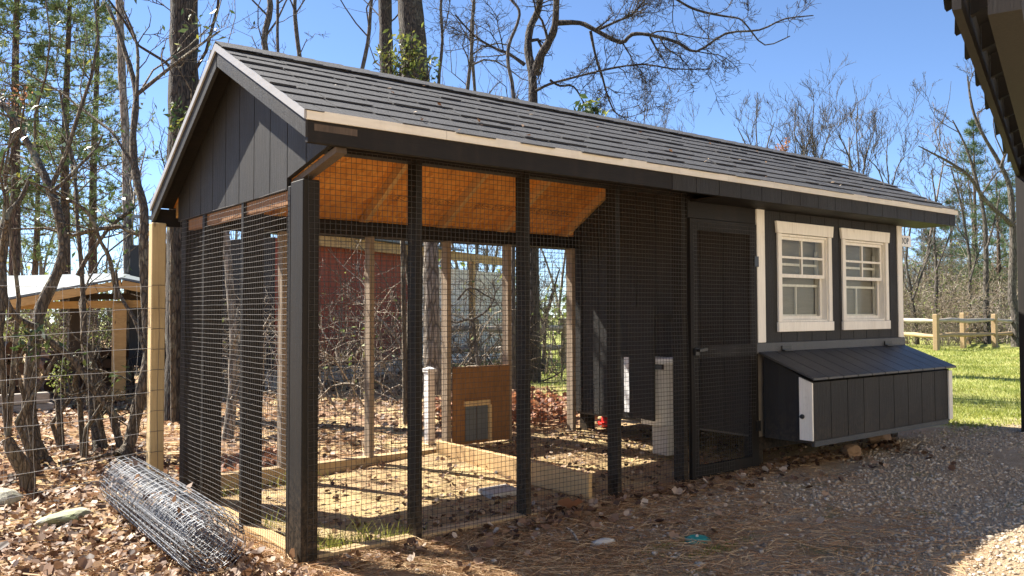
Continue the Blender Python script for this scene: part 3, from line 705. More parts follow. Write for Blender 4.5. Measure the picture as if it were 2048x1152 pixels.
# ------------------------------------------------------------------ stones and small things
def rock(name, c, size, mat, label, cat='rock', seed=0, flat=1., rz=0):
    r = np.random.default_rng(seed)
    import bmesh
    bm = bmesh.new(); bmesh.ops.create_icosphere(bm, subdivisions=3, radius=1)
    dirs = r.normal(size=(9, 3)); dirs /= np.linalg.norm(dirs, axis=1)[:, None]; lim = r.uniform(.62, .92, 9)
    for v in bm.verts:
        p = np.array(v.co)
        for dd, l in zip(dirs, lim):
            e = p @ dd
            if e > l: p = p - dd * (e - l)
        p = p * (1 + .05 * math.sin(p[0] * 7 + seed) * math.sin(p[1] * 6) + .03 * math.sin(p[2] * 11))
        x, y, z = p[0] * size[0], p[1] * size[1], p[2] * size[2]
        v.co = (x * math.cos(rz) - y * math.sin(rz), x * math.sin(rz) + y * math.cos(rz), z)
    me = bpy.data.meshes.new(name); bm.to_mesh(me); bm.free()
    o = link(name, me, M[mat], None, c); tag(o, label, cat); return o
def gp(x, y, dz=0): return (x, y, float(gz(x, y)) + dz)
rock('flat_stone', gp(-.74, 1.72, .045), (.19, .10, .05), 'stone', 'flat mossy grey stone among the dead leaves', 'stone', 3, rz=.5)
rock('pale_stone', gp(-1.06, 2.52, .05), (.20, .13, .09), 'stone', 'pale rounded stone at the foot of the broken stump', 'stone', 5)
rock('brown_rock', gp(5.42, -.02, .05), (.13, .10, .085), 'rock', 'larger brown rock under the far end of the nest box', 'rock', 8)
rock('brown_rock', gp(4.72, -.16, .04), (.085, .075, .065), 'rock', 'small tan rock under the middle of the nest box', 'rock', 12)
rock('concrete_lump', gp(1.42, -.66, .012), (.10, .045, .028), 'concrete', 'flat pale lump of concrete lying on the pine straw', 'stone', 15, rz=-.3)
ld = thing('valve_lid', 'round teal plastic valve lid set in the gravel', 'lid', gp(1.82, -.97, .0))
obj('disc', MB().lathe(gp(1.82, -.97, .0), [(.0, .022), (.045, .022), (.052, .018), (.06, .012), (.061, -.03)], 24), M['teal'], ld)
obj('rim', MB().lathe(gp(1.82, -.97, .0), [(.063, .0), (.063, .014), (.068, .012), (.070, -.01)], 24), M['teal'], ld)
pb = link('pebble', bpy.data.objects['brown_rock.001'].data.copy(), None, None, gp(1.818, -.965, .026)); pb.scale = (.11, .12, .14); pb.data.materials.clear(); pb.data.materials.append(M['concrete'])
tag(pb, 'grey pebble resting on the teal valve lid', 'pebble')
st = Tubes(); st.add([gp(1.30, -.60, .01), gp(1.33, -.545, .03), gp(1.345, -.49, .05), gp(1.35, -.45, .055)], [.006, .007, .006, .004], 6)
tag(st.build('stick', M['twig_pale']), 'short pale stick standing askew in the straw', 'stick')

# ------------------------------------------------------------------ outbuilding at the right edge
cp_ = thing('outbuilding', 'dark timber porch with shingled eave at the right edge', 'outbuilding', (6.95, -.6, 0))
ow = lambda n, mb, **k: obj(n, mb, M['dark_wood'], cp_, **k)
e0 = np.array([6.86, -.60, 2.70]); ed = nrm([-.947, -.321, 0]); ein = np.array([-ed[1], ed[0], 0]); LE = 5.3; RS = .42
if ein[1] > 0: ein = -ein
def ep(s, i, dz=0.): return e0 + ed * s + ein * i + np.array([0, 0, RS * i + dz])
ow('post', MB().box((6.75, -.80, -.1), (6.89, -.66, 2.62)), bevel=.005)
ow('fascia', MB().prism([ep(-.3, .03, -.02), ep(LE, .03, -.02), ep(LE, .03, -.20), ep(-.3, .03, -.20)], ein * .035))
ow('eave_beam', MB().prism([ep(-.3, .16, -.16), ep(LE, .16, -.16), ep(LE, .16, -.30), ep(-.3, .16, -.30)], ein * .12))
ow('roof_deck', MB().prism([ep(-.3, .0, .0), ep(LE, .0, .0), ep(LE, .85, .0), ep(-.3, .85, .0)], (0, 0, .03)))
for s_ in np.arange(.1, LE, .6): ow('rafter', MB().prism([ep(s_, .07, -.01), ep(s_, .84, -.01), ep(s_, .84, -.14), ep(s_, .07, -.14)], ed * .045))
tabs = [-.3, .27, 1.25, 2.30, 3.05, 3.74, 4.25, 4.68, LE]
for a_, b_ in zip(tabs[:-1], tabs[1:]):
    k_ = .030 + .010 * min(b_, 3) / 3
    obj('shingle', MB().prism([ep(a_ + .003, -.052, .030), ep(a_ + .06, -.056, .030), ep(b_ - .003, -.052 + k_ * .9, .030), ep(b_ - .003, .5, .034), ep(a_ + .003, .5, .034)], (0, 0, .022)), M['dark_wood'], cp_)
for j in range(1):
    for k_ in range(9): obj('shingle', MB().prism([ep(-.3 + k_ * .62, .42 + j * .36, .050), ep(.31 + k_ * .62, .42 + j * .36, .050), ep(.31 + k_ * .62, .80 + j * .36, .046), ep(-.3 + k_ * .62, .80 + j * .36, .046)], (0, 0, .02)), M['dark_wood'], cp_)
x0 = -4.  # unseen plank wall added behind the camera to bounce warm light forward
while x0 < 10.:
    w_ = random.uniform(.17, .25); dz_ = .012 * random.random()
    obj('bounce_board', MB().box((x0, -6.24, -.1), (x0 + w_ - .006, -6.2 + dz_, 4.0)), M['bounce_boards'], cp_); x0 += w_

# ------------------------------------------------------------------ trees
def branchify(tb, P, r, rg, lvl=0, maxl=2, dens=1.0, spread=.9, L0=None, upb=.25, lim=.0035, t0=.25, tips=None):
    """grow side branches out of the polyline P with radii r"""
    P = np.asarray(P, float); r = np.asarray(r, float)
    seg = np.linalg.norm(np.diff(P, axis=0), axis=1); Ltot = seg.sum()
    nch = max(1, int(rg.poisson(dens * (5 if lvl == 0 else 4 if lvl == 1 else 3))))
    cum = np.r_[0, np.cumsum(seg)] / Ltot
    for _ in range(nch):
        s = rg.uniform(t0, 1.0); i = min(np.searchsorted(cum, s) - 1, len(P) - 2); i = max(i, 0)
        f = (s - cum[i]) / max(cum[i + 1] - cum[i], 1e-6)
        p = P[i] + (P[i + 1] - P[i]) * f; rad = r[i] + (r[i + 1] - r[i]) * f
        d = nrm(P[i + 1] - P[i]); q = rg.normal(size=3); q = nrm(q - d * (q @ d))
        nd = nrm(d * (1 - .35 * spread) + q * spread * rg.uniform(.6, 1.1) + np.array([0, 0, upb]))
        L = (L0 if L0 else Ltot * .5) * rg.uniform(.45, 1.1)
        r0 = max(rad * rg.uniform(.4, .65), lim)
        n = 6 if lvl == 0 else 5 if lvl == 1 else 4
        pts = [p]; dd = nd
        for k in range(n - 1):
            dd = nrm(dd + rg.normal(size=3) * .30 + np.array([0, 0, .05 + upb * .2])); pts.append(pts[-1] + dd * L / (n - 1))
        rr = np.linspace(r0, max(r0 * .35, lim * .7), n)
        tb.add(pts, rr, 5 if r0 > .03 else 4 if r0 > .012 else 3)
        if tips is not None and lvl >= maxl - 1: tips += pts[n // 2:]
        if lvl < maxl: branchify(tb, pts, rr, rg, lvl + 1, maxl, dens, spread, L * .52, upb, lim, .15, tips)

def to_ground(P):
    """carry a traced stem down to the soil"""
    P = [np.array(p, float) for p in P]; g = float(gz(P[0][0], P[0][1]))
    if P[0][2] > g + .4:
        n = 3; b = np.array([P[0][0], P[0][1], g - .1]); P = [b + (P[0] - b) * k / n for k in range(n)] + P
    return P

def leaf_quads(C, Nn, size, rg, asp=.45):
    """pointed leaves: centre points, facing directions, lengths"""
    n = len(C); a = rg.normal(size=(n, 3)); a /= np.linalg.norm(a, axis=1)[:, None]
    nn = Nn / (np.linalg.norm(Nn, axis=1)[:, None] + 1e-9); a -= nn * (a * nn).sum(1)[:, None]; a /= np.linalg.norm(a, axis=1)[:, None] + 1e-9
    b = np.cross(nn, a); s = np.asarray(size)[:, None]
    V = np.stack([C - a * s * .5, C + b * s * asp * .5 + nn * s * .06, C + a * s * .5 - nn * s * .08, C - b * s * asp * .5 + nn * s * .06], 1)
    F = np.arange(n * 4).reshape(n, 4); return V.reshape(-1, 3), F, np.repeat(rg.random(n), 4)

def leaves(name, C, size, rg, mat, parent=None, kind=None, asp=.45, up=.5):
    C = np.asarray(C); n = len(C); Nn = rg.normal(size=(n, 3)) + np.array([0, 0, up])
    V, F, rn = leaf_quads(C, Nn, size, rg, asp); return mesh_np(name, V, F, mat, parent, rn, False, kind)

def tufts(C, Dv, ln, rg, per=14, w=.006, cone=.75):
    """needle tufts: thin blades fanning out from each point"""
    n = len(C); C = np.repeat(C, per, 0); Dv = np.repeat(Dv, per, 0)
    d = Dv + rg.normal(size=C.shape) * cone; d /= np.linalg.norm(d, axis=1)[:, None]
    l = ln * rg.uniform(.6, 1.1, len(C))[:, None]; q = rg.normal(size=C.shape); q -= d * (q * d).sum(1)[:, None]; q /= np.linalg.norm(q, axis=1)[:, None]
    V = np.stack([C - q * w, C + q * w, C + d * l], 1).reshape(-1, 3)
    return V, np.arange(len(V)).reshape(-1, 3), np.repeat(np.clip(np.repeat(rg.random(n), per) * .7 + rg.random(n * per) * .3, 0, 1), 3)

def px_tree(name, label, cat, stems, mat, depth, seed, maxl=2, dens=1., group=None, leafn=0, leafmat='laurel_leaf', leafsize=.08, lim=.0035, side=None, spread=.9, L0=None, t0=.25, upb=.25):
    """tree from traced stems: each stem is ([(px, py), ...], px width at start, px width at end, depth shift at end)"""
    rg = np.random.default_rng(seed); trunk = Tubes(); tw = Tubes(); tips = []
    base = None
    for si, (pts, w0, w1, dd) in enumerate(stems):
        n = len(pts); P = [at(x, y, depth + dd * i / (n - 1)) for i, (x, y) in enumerate(pts)]
        r0 = w0 * depth / FOC / 2; r1 = w1 * depth / FOC / 2
        if si == 0: P = to_ground(P)
        m_ = len(P); rr = np.linspace(r0, r1, m_)
        if si == 0: rr[0] *= 1.25; base = P[0]
        # smooth the stem
        Q = [P[0]]; q = [rr[0]]
        for i in range(m_ - 1):
            p0, p1, p2, p3 = P[max(i - 1, 0)], P[i], P[i + 1], P[min(i + 2, m_ - 1)]
            for u in (1 / 3, 2 / 3, 1):
                Q.append(.5 * (2 * p1 + (p2 - p0) * u + (2 * p0 - 5 * p1 + 4 * p2 - p3) * u * u + (3 * p1 - p0 - 3 * p2 + p3) * u ** 3)); q.append(rr[i] + (rr[i + 1] - rr[i]) * u)
        q = np.array(q) * (1 + .07 * rg.normal(size=len(q)).clip(-1.5, 1.5))
        trunk.add(Q, q, 10 if r0 > .05 else 7)
        branchify(tw, Q, np.minimum(q, .05), rg, 0 if r0 > .02 else 1, maxl, dens, spread, L0, upb, lim, t0, tips)
    t_ = thing(name, label, cat, tuple(base), group)
    trunk.build('trunk', mat, t_)
    if tw.b: tw.build('crown', mat, t_, 'stuff')
    if leafn and tips:
        C = np.array(tips); C = C[C[:, 2] > base[2] + 1.5]; C = C[rg.integers(0, len(C), leafn)] + rg.normal(size=(leafn, 3)) * leafsize * 1.1
        leaves('foliage', C, leafsize * rg.uniform(.6, 1.3, leafn), rg, M[leafmat], t_, 'stuff', .4, .6)
    return t_
BL, BO, BG, BP = M['bark_laurel'], M['bark_oak'], M['bark_grey'], M['bark_red']
# gnarled shrubs behind the wire fence
px_tree('laurel_tree', 'stout leaning laurel trunk with flared roots left of the fence', 'tree', [
    ([(78, 925), (62, 860), (58, 800), (66, 711), (75, 648), (84, 610), (112, 552), (127, 502), (120, 440), (102, 384), (88, 349), (76, 322), (54, 283), (26, 234), (4, 206)], 31, 10, .9),
    ([(72, 655), (40, 640), (16, 610), (5, 560), (4, 500), (14, 440)], 15, 8, -.3),
    ([(88, 672), (146, 719), (187, 782), (225, 823), (252, 842)], 13, 7, .1),
    ([(102, 384), (130, 362), (160, 330), (190, 300), (205, 270)], 9, 4, .3),
    ([(96, 915), (112, 938), (128, 952)], 12, 6, -.1), ([(60, 910), (40, 940), (20, 950)], 10, 5, -.1)], BL, 6.9, 21, 2, .9, None, 120, 'laurel_leaf', .075, .003)
px_tree('laurel_tree', 'laurel with three slim crooked stems by the pavilion post', 'tree', [
    ([(196, 905), (190, 860), (182, 815), (178, 765), (168, 673), (167, 607), (162, 523), (154, 430), (152, 376), (140, 300), (120, 180)], 17, 6, 1.),
    ([(211, 896), (198, 836), (189, 760), (180, 690)], 14, 10, .1),
    ([(241, 893), (224, 827), (194, 748), (176, 690)], 16, 10, .1),
    ([(156, 551), (175, 514), (200, 480), (226, 449), (264, 422)], 10, 5, .2),
    ([(234, 600), (220, 520), (199, 479), (188, 446), (167, 417), (129, 395), (94, 376), (40, 358), (0, 349)], 9, 4, -.4)], BL, 7.4, 22, 2, .9, None, 120, 'laurel_leaf', .075, .003)
px_tree('laurel_tree', 'crooked laurel trunk rising just left of the pale timber post', 'tree', [
    ([(240, 915), (258, 890), (275, 815), (294, 740), (298, 673), (292, 607), (287, 502), (288, 420), (276, 372), (269, 331), (266, 277), (270, 230), (272, 185), (262, 140), (250, 104), (236, 60), (215, 10)], 27, 8, 1.2),
    ([(273, 190), (310, 160), (360, 120), (400, 90), (440, 62)], 8, 4, .3),
    ([(273, 200), (276, 120), (270, 75), (245, 15)], 8, 4, .2),
    ([(290, 700), (270, 640), (240, 590), (232, 540)], 9, 5, .2),
    ([(236, 905), (180, 918), (130, 930)], 8, 4, -.2)], BL, 7.0, 23, 2, .9, None, 120, 'laurel_leaf', .075, .003)
px_tree('laurel_tree', 'reddish laurel stem cut by the left edge of the photo', 'tree', [
    ([(-30, 930), (-20, 760), (0, 640), (6, 560), (2, 480), (14, 430), (40, 400), (62, 350)], 24, 8, .6)], BL, 6.4, 24, 2, .8, None, 60, 'laurel_leaf', .075, .003)
# tall trunks
px_tree('oak_tree', 'thick dark ridged trunk rising beyond the gable peak', 'tree', [([(368, 420), (367, 250), (368, 120), (368, 0), (368, -160), (372, -420)], 66, 50, .3)], BO, 9.5, 31, 3, .9, None, 0, lim=.005, L0=2.6, t0=.5)
px_tree('oak_tree', 'thick pale ridged trunk behind the roof ridge', 'tree', [([(836, 420), (833, 200), (826, 80), (820, 0), (812, -160), (806, -420)], 66, 48, .3)], BO, 18.5, 32, 3, .9, None, 0, lim=.005, L0=2.6, t0=.5)
px_tree('oak_tree', 'slimmer trunk standing close left of the thick ridge trunk', 'tree', [([(776, 420), (774, 200), (772, 80), (770, 0), (768, -200)], 32, 26, .3)], BO, 19.5, 33, 3, .8, None, 0, lim=.005, L0=2.2, t0=.5)
px_tree('oak_tree', 'wide spreading tree with forked trunk over the middle of the roof', 'tree', [
    ([(1066, 420), (1066, 210), (1064, 146), (1056, 98), (1061, 54), (1078, 15), (1084, -60), (1080, -200)], 27, 10, .8),
    ([(1070, 150), (1078, 118), (1100, 80), (1110, 49), (1113, 0), (1118, -80), (1130, -200)], 19, 9, -.5),
    ([(1049, 129), (1017, 107), (993, 98), (951, 73), (910, 30)], 8, 3, .3),
    ([(1115, 46), (1159, 46), (1188, 59), (1241, 85), (1264, 69), (1299, 70), (1355, 85), (1393, 103), (1452, 67), (1519, 60), (1569, 38), (1627, 31)], 11, 2, -1.),
    ([(1195, 60), (1235, 42), (1264, 29), (1290, 0), (1320, -30)], 6, 3, -.4),
    ([(1181, 62), (1191, 111), (1205, 155), (1214, 188), (1229, 223), (1250, 236)], 6, 2, .2),
    ([(1072, 182), (1100, 168), (1159, 152), (1232, 135), (1290, 129), (1349, 138), (1422, 138)], 6, 2, -.6),
    ([(1100, 160), (1120, 172), (1147, 173), (1167, 205), (1180, 235)], 5, 2, .2),
    ([(1300, -40), (1355, 0), (1393, 20), (1446, 32), (1478, 37), (1495, 53), (1530, 90), (1580, 72)], 6, 2, -.5),
    ([(1299, 70), (1325, 62), (1390, 74), (1440, 80)], 4, 1.5, .4), ([(1300, 74), (1320, 110), (1340, 140)], 4, 1.5, .2)], BO, 13., 34, 2, 2.0, None, 0, lim=.0035, L0=.85, t0=.15, upb=.05)
px_tree('slim_tree', 'slim crooked tree just left of the forked spreading tree', 'tree', [([(1026, 420), (1027, 200), (1017, 134), (1017, 93), (1034, 49), (1038, 20), (1018, -10), (1000, -80)], 10, 5, .3)], BG, 12, 35, 2, 1.2, None, 0, lim=.0035, L0=1.4, t0=.4)
for i, (a, b, w, dp, lb) in enumerate((((537, 420), (534, -60), 17, 16, 'straight mid grey trunk right of the gable peak'), ((555, 420), (556, -60), 9, 15, 'thin dark trunk right of the gable peak'),
        ((255, 620), (236, -60), 21, 14, 'pale straight trunk behind the crooked laurel'), ((880, 420), (884, -60), 9, 14, 'thin crooked tree right of the thick ridge trunk'),
        ((620, 420), (590, -60), 12, 17, 'leaning grey tree over the left part of the roof'), ((690, 420), (745, -60), 11, 16, 'tree leaning right above the roof'),
        ((905, 420), (960, -60), 10, 18, 'slender tree leaning right behind the ridge'), ((955, 420), (940, -80), 9, 20, 'far slender tree left of the forked tree'))):
    mx_ = [(a[0] + (b[0] - a[0]) * s + random.gauss(0, 5), a[1] + (b[1] - a[1]) * s) for s in (0, .25, .5, .7, .85, 1)]
    px_tree('bare_tree', lb, 'tree', [(mx_, w, w * .6, .3)], BG if i != 2 else M['bark_pale'], dp + (5 if i > 2 else 0), 40 + i, 3, .85, 'bare trees above the roof', 0, lim=.0045, L0=2.4, t0=.3)
# far bare trees above the right part of the roof
for i, (x, yt, dp, w, lb) in enumerate(((1515, 185, 36, 6, 'many-armed bare tree above the roof right of the open sky'), (1592, 205, 36, 5, 'narrow bare tree by the rusty leaves'), (1628, 205, 37, 5, 'forked bare tree right of the rusty leaves'),
        (1716, 205, 34, 6, 'upright broom shaped bare tree above the right roof end'), (1776, 275, 34, 5, 'lowest bare tree above the right roof end'), (1290, 215, 38, 5, 'small bare tree over the roof middle'), (1330, 245, 38, 4, 'faint bare sapling over the roof middle'))):
    h = 420 - yt
    px_tree('bare_tree', lb, 'tree', [([(x, 560), (x - 2, 420), (x + 2, 420 - h * .35), (x - 3, 420 - h * .7), (x, yt)], w, 1.5, .3), ([(x, 420), (x + 16, 400 - h * .4), (x + 34, yt + h * .25)], w * .7, 1.5, .4), ([(x, 400), (x - 18, 400 - h * .4), (x - 40, yt + h * .3)], w * .7, 1.5, -.4)],
            BG, dp, 60 + i, 2, 1.5, 'far bare trees above the roof', 0, lim=.007, L0=2.2, t0=.2, upb=.5, spread=.6)
# right hand wood edge beyond the rail fence
for i, (st_, dp, lb) in enumerate((
    ([([(2034, 720), (2031, 630), (2024, 592), (2026, 518), (2025, 453), (2020, 378), (2001, 330), (1963, 264), (1944, 213), (1935, 153)], 20, 3, .5), ([(2024, 450), (2005, 432), (1970, 400), (1938, 352), (1903, 327), (1862, 305), (1837, 292)], 11, 2, -.6), ([(2000, 335), (2030, 260), (2050, 200)], 6, 2, .3), ([(1960, 395), (1990, 350), (2003, 342), (2020, 340)], 4, 2, .2)], 25, 'large crooked bare tree beside the right edge post'),
    ([([(1976, 720), (1974, 660), (1972, 577), (1972, 503), (1968, 430), (1950, 350), (1930, 290), (1905, 240)], 14, 2.5, .5), ([(1972, 500), (1990, 440), (2000, 380)], 5, 2, .3)], 27, 'straight dark trunk rising behind the split rail fence'),
    ([([(1938, 720), (1937, 650), (1940, 533), (1932, 470), (1920, 400), (1900, 330)], 10, 2, .5), ([(1940, 560), (1960, 500), (1985, 470)], 4, 1.5, .3)], 29, 'slender trunk between the two fence gate posts'),
    ([([(1871, 720), (1871, 655), (1873, 548), (1868, 474), (1872, 410), (1862, 340)], 10, 2, .5), ([(1873, 540), (1900, 470), (1920, 425)], 4, 1.5, .3)], 28, 'trunk directly above the corner fence post'),
    ([([(1836, 720), (1832, 655), (1821, 577), (1812, 520), (1822, 450), (1830, 400)], 10, 2, .5), ([(1825, 600), (1850, 530), (1870, 470)], 5, 2, .3)], 27, 'leaning trunk close to the coop sign'))):
    px_tree('bare_tree', lb, 'tree', st_, BG, dp, 80 + i, 3, 1.0, 'bare trees beyond the rail fence', 0, lim=.006, L0=2.2, t0=.2, upb=.2)

def conifer(name, label, x, y, h, r, seed, mat='needles', group=None, z0=.25, trunk_r=.14, tl=.16, tuf=5, per=12, whorl=.45, bareto=.3, lean=0):
    rg = np.random.default_rng(seed); g = float(gz(x, y)); t_ = thing(name, label, 'tree', (x, y, g), group)
    tr = Tubes(); pts = [(x + lean * s * s * h + .03 * math.sin(s * 9 + seed), y, g - .1 + s * h) for s in np.linspace(0, 1, 14)]
    tr.add(pts, np.linspace(trunk_r, .02, 14), 9); tr.build('trunk', M['bark_red'], t_)
    br = Tubes(); C = []; Dd = []; zc = g + h * bareto
    while zc < g + h * .98:
        f = (zc - g) / h; nb = rg.integers(3, 6); az = rg.uniform(0, 6.3)
        for k in range(nb):
            L = r * (1 - f) ** .7 * rg.uniform(.6, 1.15) * (1 if f > bareto + .08 else .6); a = az + 6.283 * k / nb + rg.normal() * .25
            p = np.array([x + lean * f * f * h, y, zc + rg.normal() * .05]); d = np.array([math.cos(a), math.sin(a), rg.uniform(-.12, .3)])
            q = [p]
            for s in range(5): d = nrm(d + rg.normal(size=3) * .12 + np.array([0, 0, .03])); q.append(q[-1] + d * L / 5)
            br.add(q, np.linspace(.028 * (1.1 - f), .006, 6), 4)
            for s in range(2, 6):
                for _ in range(tuf):
                    c0 = q[s - 1] + (q[s] - q[s - 1]) * rg.random(); sd = nrm(np.cross(d, (0, 0, 1))) * rg.choice((-1, 1)); e = c0 + (sd * rg.uniform(.05, .34) + d * rg.uniform(0, .25)) * L * .55 + np.array([0, 0, rg.normal() * .07])
                    if rg.random() < .35: br.add([c0, (c0 + e) / 2 + (0, 0, .02), e], [.006, .005, .004], 3)
                    C.append(e); Dd.append(nrm(e - c0 + np.array([0, 0, .12])))
        zc += whorl * rg.uniform(.7, 1.3)
    br.build('limbs', M['bark_red'], t_, 'stuff')
    V, F, rn = tufts(np.array(C), np.array(Dd), tl, rg, per, .0065 if tl < .2 else .010); mesh_np('crown', V, F, M[mat], t_, rn, False, 'stuff')
    return t_
for i, (px, dp, h, r, lb) in enumerate(((25, 19, 13, 2.3, 'tall pine nearest the left edge with open light crown'), (128, 20, 12, 2.2, 'tall pine behind the three stemmed laurel'), (185, 22, 12, 2.2, 'farther pine showing between two laurels'), (-60, 20, 12, 2.4, 'pine partly outside the left edge'), (70, 30, 11, 2.4, 'distant pine behind the pavilion left end'))):
    p = at(px, 600, dp); conifer('pine_tree', lb, p[0], p[1], h, r, 100 + i, 'needles', 'tall pines on the left', tl=.20, per=9, tuf=5, bareto=.28)
for i, (px, dp, h, r, lb) in enumerate(((1955, 40, 10.5, 2.6, 'round topped pine behind the crooked bare tree'), (1905, 45, 7.5, 2.6, 'dark evergreen behind the corner fence post'), (2000, 36, 7., 2.6, 'evergreen with layered boughs near the right edge'), (1860, 50, 6.5, 2.6, 'low evergreen beyond the coop sign'), (2040, 42, 9, 2.6, 'evergreen mostly hidden by the edge post'))):
    p = at(px, 640, dp); conifer('evergreen_tree', lb, p[0], p[1], h, r, 120 + i, 'needles_far', 'evergreens beyond the rail fence', tl=.30, per=7, tuf=5, whorl=.5, bareto=.12)

# leafy sprays by the ridge
def leafy_bush(name, label, base_px, base_dp, spots, seed, mat, n=300, ls=.09, twn=14, bark_='bark_laurel'):
    rg = np.random.default_rng(seed); b = at(*base_px, base_dp); g = float(gz(b[0], b[1])); b[2] = g
    t_ = thing(name, label, 'shrub', tuple(b)); tw = Tubes(); C = []
    for (px, py, rad) in spots:
        c0 = at(px, py, base_dp); R_ = rad * base_dp / FOC
        tw.add([b, b + (c0 - b) * .4 + rg.normal(size=3) * .1, b + (c0 - b) * .75 + rg.normal(size=3) * .08, c0], [.03, .022, .014, .008], 6)
        for _ in range(twn):
            e = c0 + rg.normal(size=3) * R_ * .75; s = c0 + (b - c0) * rg.uniform(0, .12); tw.add([s, (s + e) / 2 + rg.normal(size=3) * R_ * .15, e], [.006, .004, .003], 3)
            for _ in range(n // twn): C.append(s + (e - s) * rg.uniform(.35, 1.05) + rg.normal(size=3) * .05)
    tw.build('stems', M[bark_], t_, 'stuff'); C = np.array(C)
    leaves('foliage', C, ls * rg.uniform(.6, 1.3, len(C)), rg, M[mat], t_, 'stuff', .38, .6); return t_
leafy_bush('holly_bush', 'yellow green leafy bush against the thick ridge trunk', (812, 420), 8.6, [(800, 130, 30), (830, 105, 26), (780, 100, 26), (850, 150, 18), (815, 75, 22)], 5, 'vine_leaf', 84, .075)
leafy_bush('holly_bush', 'small dark leafy spray above the roof middle', (1180, 420), 9.5, [(1172, 210, 16), (1190, 222, 14)], 6, 'laurel_leaf', 60, .12)
leafy_bush('vine', 'small yellow green vine on the trunk beyond the gable', (352, 420), 9.2, [(352, 210, 9), (350, 250, 9)], 7, 'laurel_leaf', 36, .08, 5)
leafy_bush('rusty_tree', 'small tree still holding rusty leaves above the roof', (1566, 470), 35, [(1560, 298, 12), (1572, 285, 9), (1545, 308, 12)], 8, 'orange_leaf', 60, .15, 12)
leafy_bush('rusty_sapling', 'sapling with a few orange leaves at the left edge', (20, 640), 8.2, [(18, 195, 9), (50, 178, 6), (34, 190, 7)], 9, 'orange_leaf', 24, .06, 5)
leafy_bush('laurel_sprout', 'cluster of glossy laurel leaves on the stout laurel', (80, 760), 6.6, [(62, 662, 12), (85, 668, 12), (52, 690, 9)], 10, 'laurel_leaf', 24, .075, 6)
leafy_bush('laurel_sprout', 'small leaf cluster on the three stemmed laurel', (170, 800), 7.1, [(160, 705, 9), (232, 755, 6)], 11, 'laurel_leaf', 12, .07, 6)
leafy_bush('pine_sapling', 'soft light green sapling hanging before the firewood', (125, 830), 7.6, [(124, 740, 9), (118, 762, 7), (130, 728, 7)], 12, 'brush_leaf', 60, .04, 8)

# tangled thickets behind the run
def thicket(name, label, c, r, h, seed, mat, n=90, sub=5, group=None, arch=.6, lim=.003, leafn=0, leafmat='brush_leaf', lsz=.07):
    rg = np.random.default_rng(seed); g = float(gz(c[0], c[1])); t_ = thing(name, label, 'shrub', (c[0], c[1], g), group); tb = Tubes(); C = []
    for _ in range(n):
        p = np.array([c[0] + rg.normal() * r * .45, c[1] + rg.normal() * r * .45, g]); a = rg.uniform(0, 6.3); d = nrm([math.cos(a) * .5, math.sin(a) * .5, 1.2]); L = h * rg.uniform(.5, 1.25)
        q = [p]
        for s in range(7): d = nrm(d + rg.normal(size=3) * .28 + np.array([math.cos(a), math.sin(a), -.5]) * arch * .2 * s / 3); q.append(q[-1] + d * L / 7)
        tb.add(q, np.linspace(.011, lim, 8) * rg.uniform(.5, 1.4), 4)
        for _ in range(sub):
            i = rg.integers(2, 7); e = nrm(rg.normal(size=3) + np.array([0, 0, .2])); w = [q[i]]
            for s in range(3): e = nrm(e + rg.normal(size=3) * .35); w.append(w[-1] + e * L * .09)
            tb.add(w, [lim * 1.2, lim, lim, lim * .7], 3); C.append(w[-1]); C.append(w[2])
    tb.build('stems', M[mat], t_, 'stuff')
    if leafn:
        C = np.array(C); C = C[rg.integers(0, len(C), leafn)] + rg.normal(size=(leafn, 3)) * .06; leaves('foliage', C, lsz * rg.uniform(.5, 1.3, leafn), rg, M[leafmat], t_, 'stuff', .5, .4)
    return t_
for i, (px, dp, r, h, mt, ln, lb) in enumerate(((690, 10.5, 1.0, 2.0, 'twig_pale', 60, 'pale tangled thicket before the left half of the red wall'), (790, 12, 1.0, 2.2, 'twig_pale', 60, 'pale tangled thicket before the right half of the red wall'), (600, 12.5, 1.0, 2.0, 'twig_pale', 40, 'pale thicket seen past the corner post'),
        (930, 13, 1.1, 2.4, 'twig', 80, 'brown thicket beyond the pet door panel'), (1085, 14, 1.2, 2.3, 'twig', 120, 'brown thicket left of the hen house wall'), (1010, 17, 1.3, 2.4, 'twig_pale', 60, 'farther pale thicket beyond the rear fence'), (470, 12, 1.1, 1.9, 'twig', 30, 'thicket seen through the gable mesh'))):
    p = at(px, 700, dp); thicket('thicket', lb, p, r, h, 140 + i, mt, 26 if i < 3 else 40, 6, 'thickets behind the run', leafn=ln)
for i, (px, dp, r, h, mt, ln, lb) in enumerate(((1840, 27, 1.6, 2.6, 'twig', 700, 'greening brush left of the corner fence post'), (1905, 29, 1.8, 3.0, 'twig_pale', 900, 'greening brush behind the fence gate'), (1965, 30, 1.8, 2.6, 'twig', 900, 'greening brush behind the sunlit rail'), (2020, 28, 1.6, 2.4, 'twig_pale', 700, 'greening brush beside the edge post'), (1880, 34, 2.2, 4.0, 'twig', 900, 'taller brush farther behind the fence'), (1990, 36, 2.2, 4.2, 'twig', 900, 'taller brush farther back near the right edge'))):
    p = at(px, 690, dp); thicket('brush', lb, p, r, h, 160 + i, mt, 80, 6, 'brush beyond the rail fence', lim=.006, leafn=ln)
for i, (px, dp, r, h, lb) in enumerate(((40, 17, 2., 2.2, 'green undergrowth left of the pavilion'), (150, 18, 2., 2.4, 'green undergrowth behind the pavilion middle'), (230, 17, 2., 2.2, 'green undergrowth behind the pavilion right bay'), (290, 19, 2., 2.4, 'green undergrowth beside the pale timber post'))):
    p = at(px, 690, dp); thicket('undergrowth_shrub', lb, p, r, h, 180 + i, 'twig', 60, 5, 'green shrubs behind the pavilion', lim=.005, leafn=900)
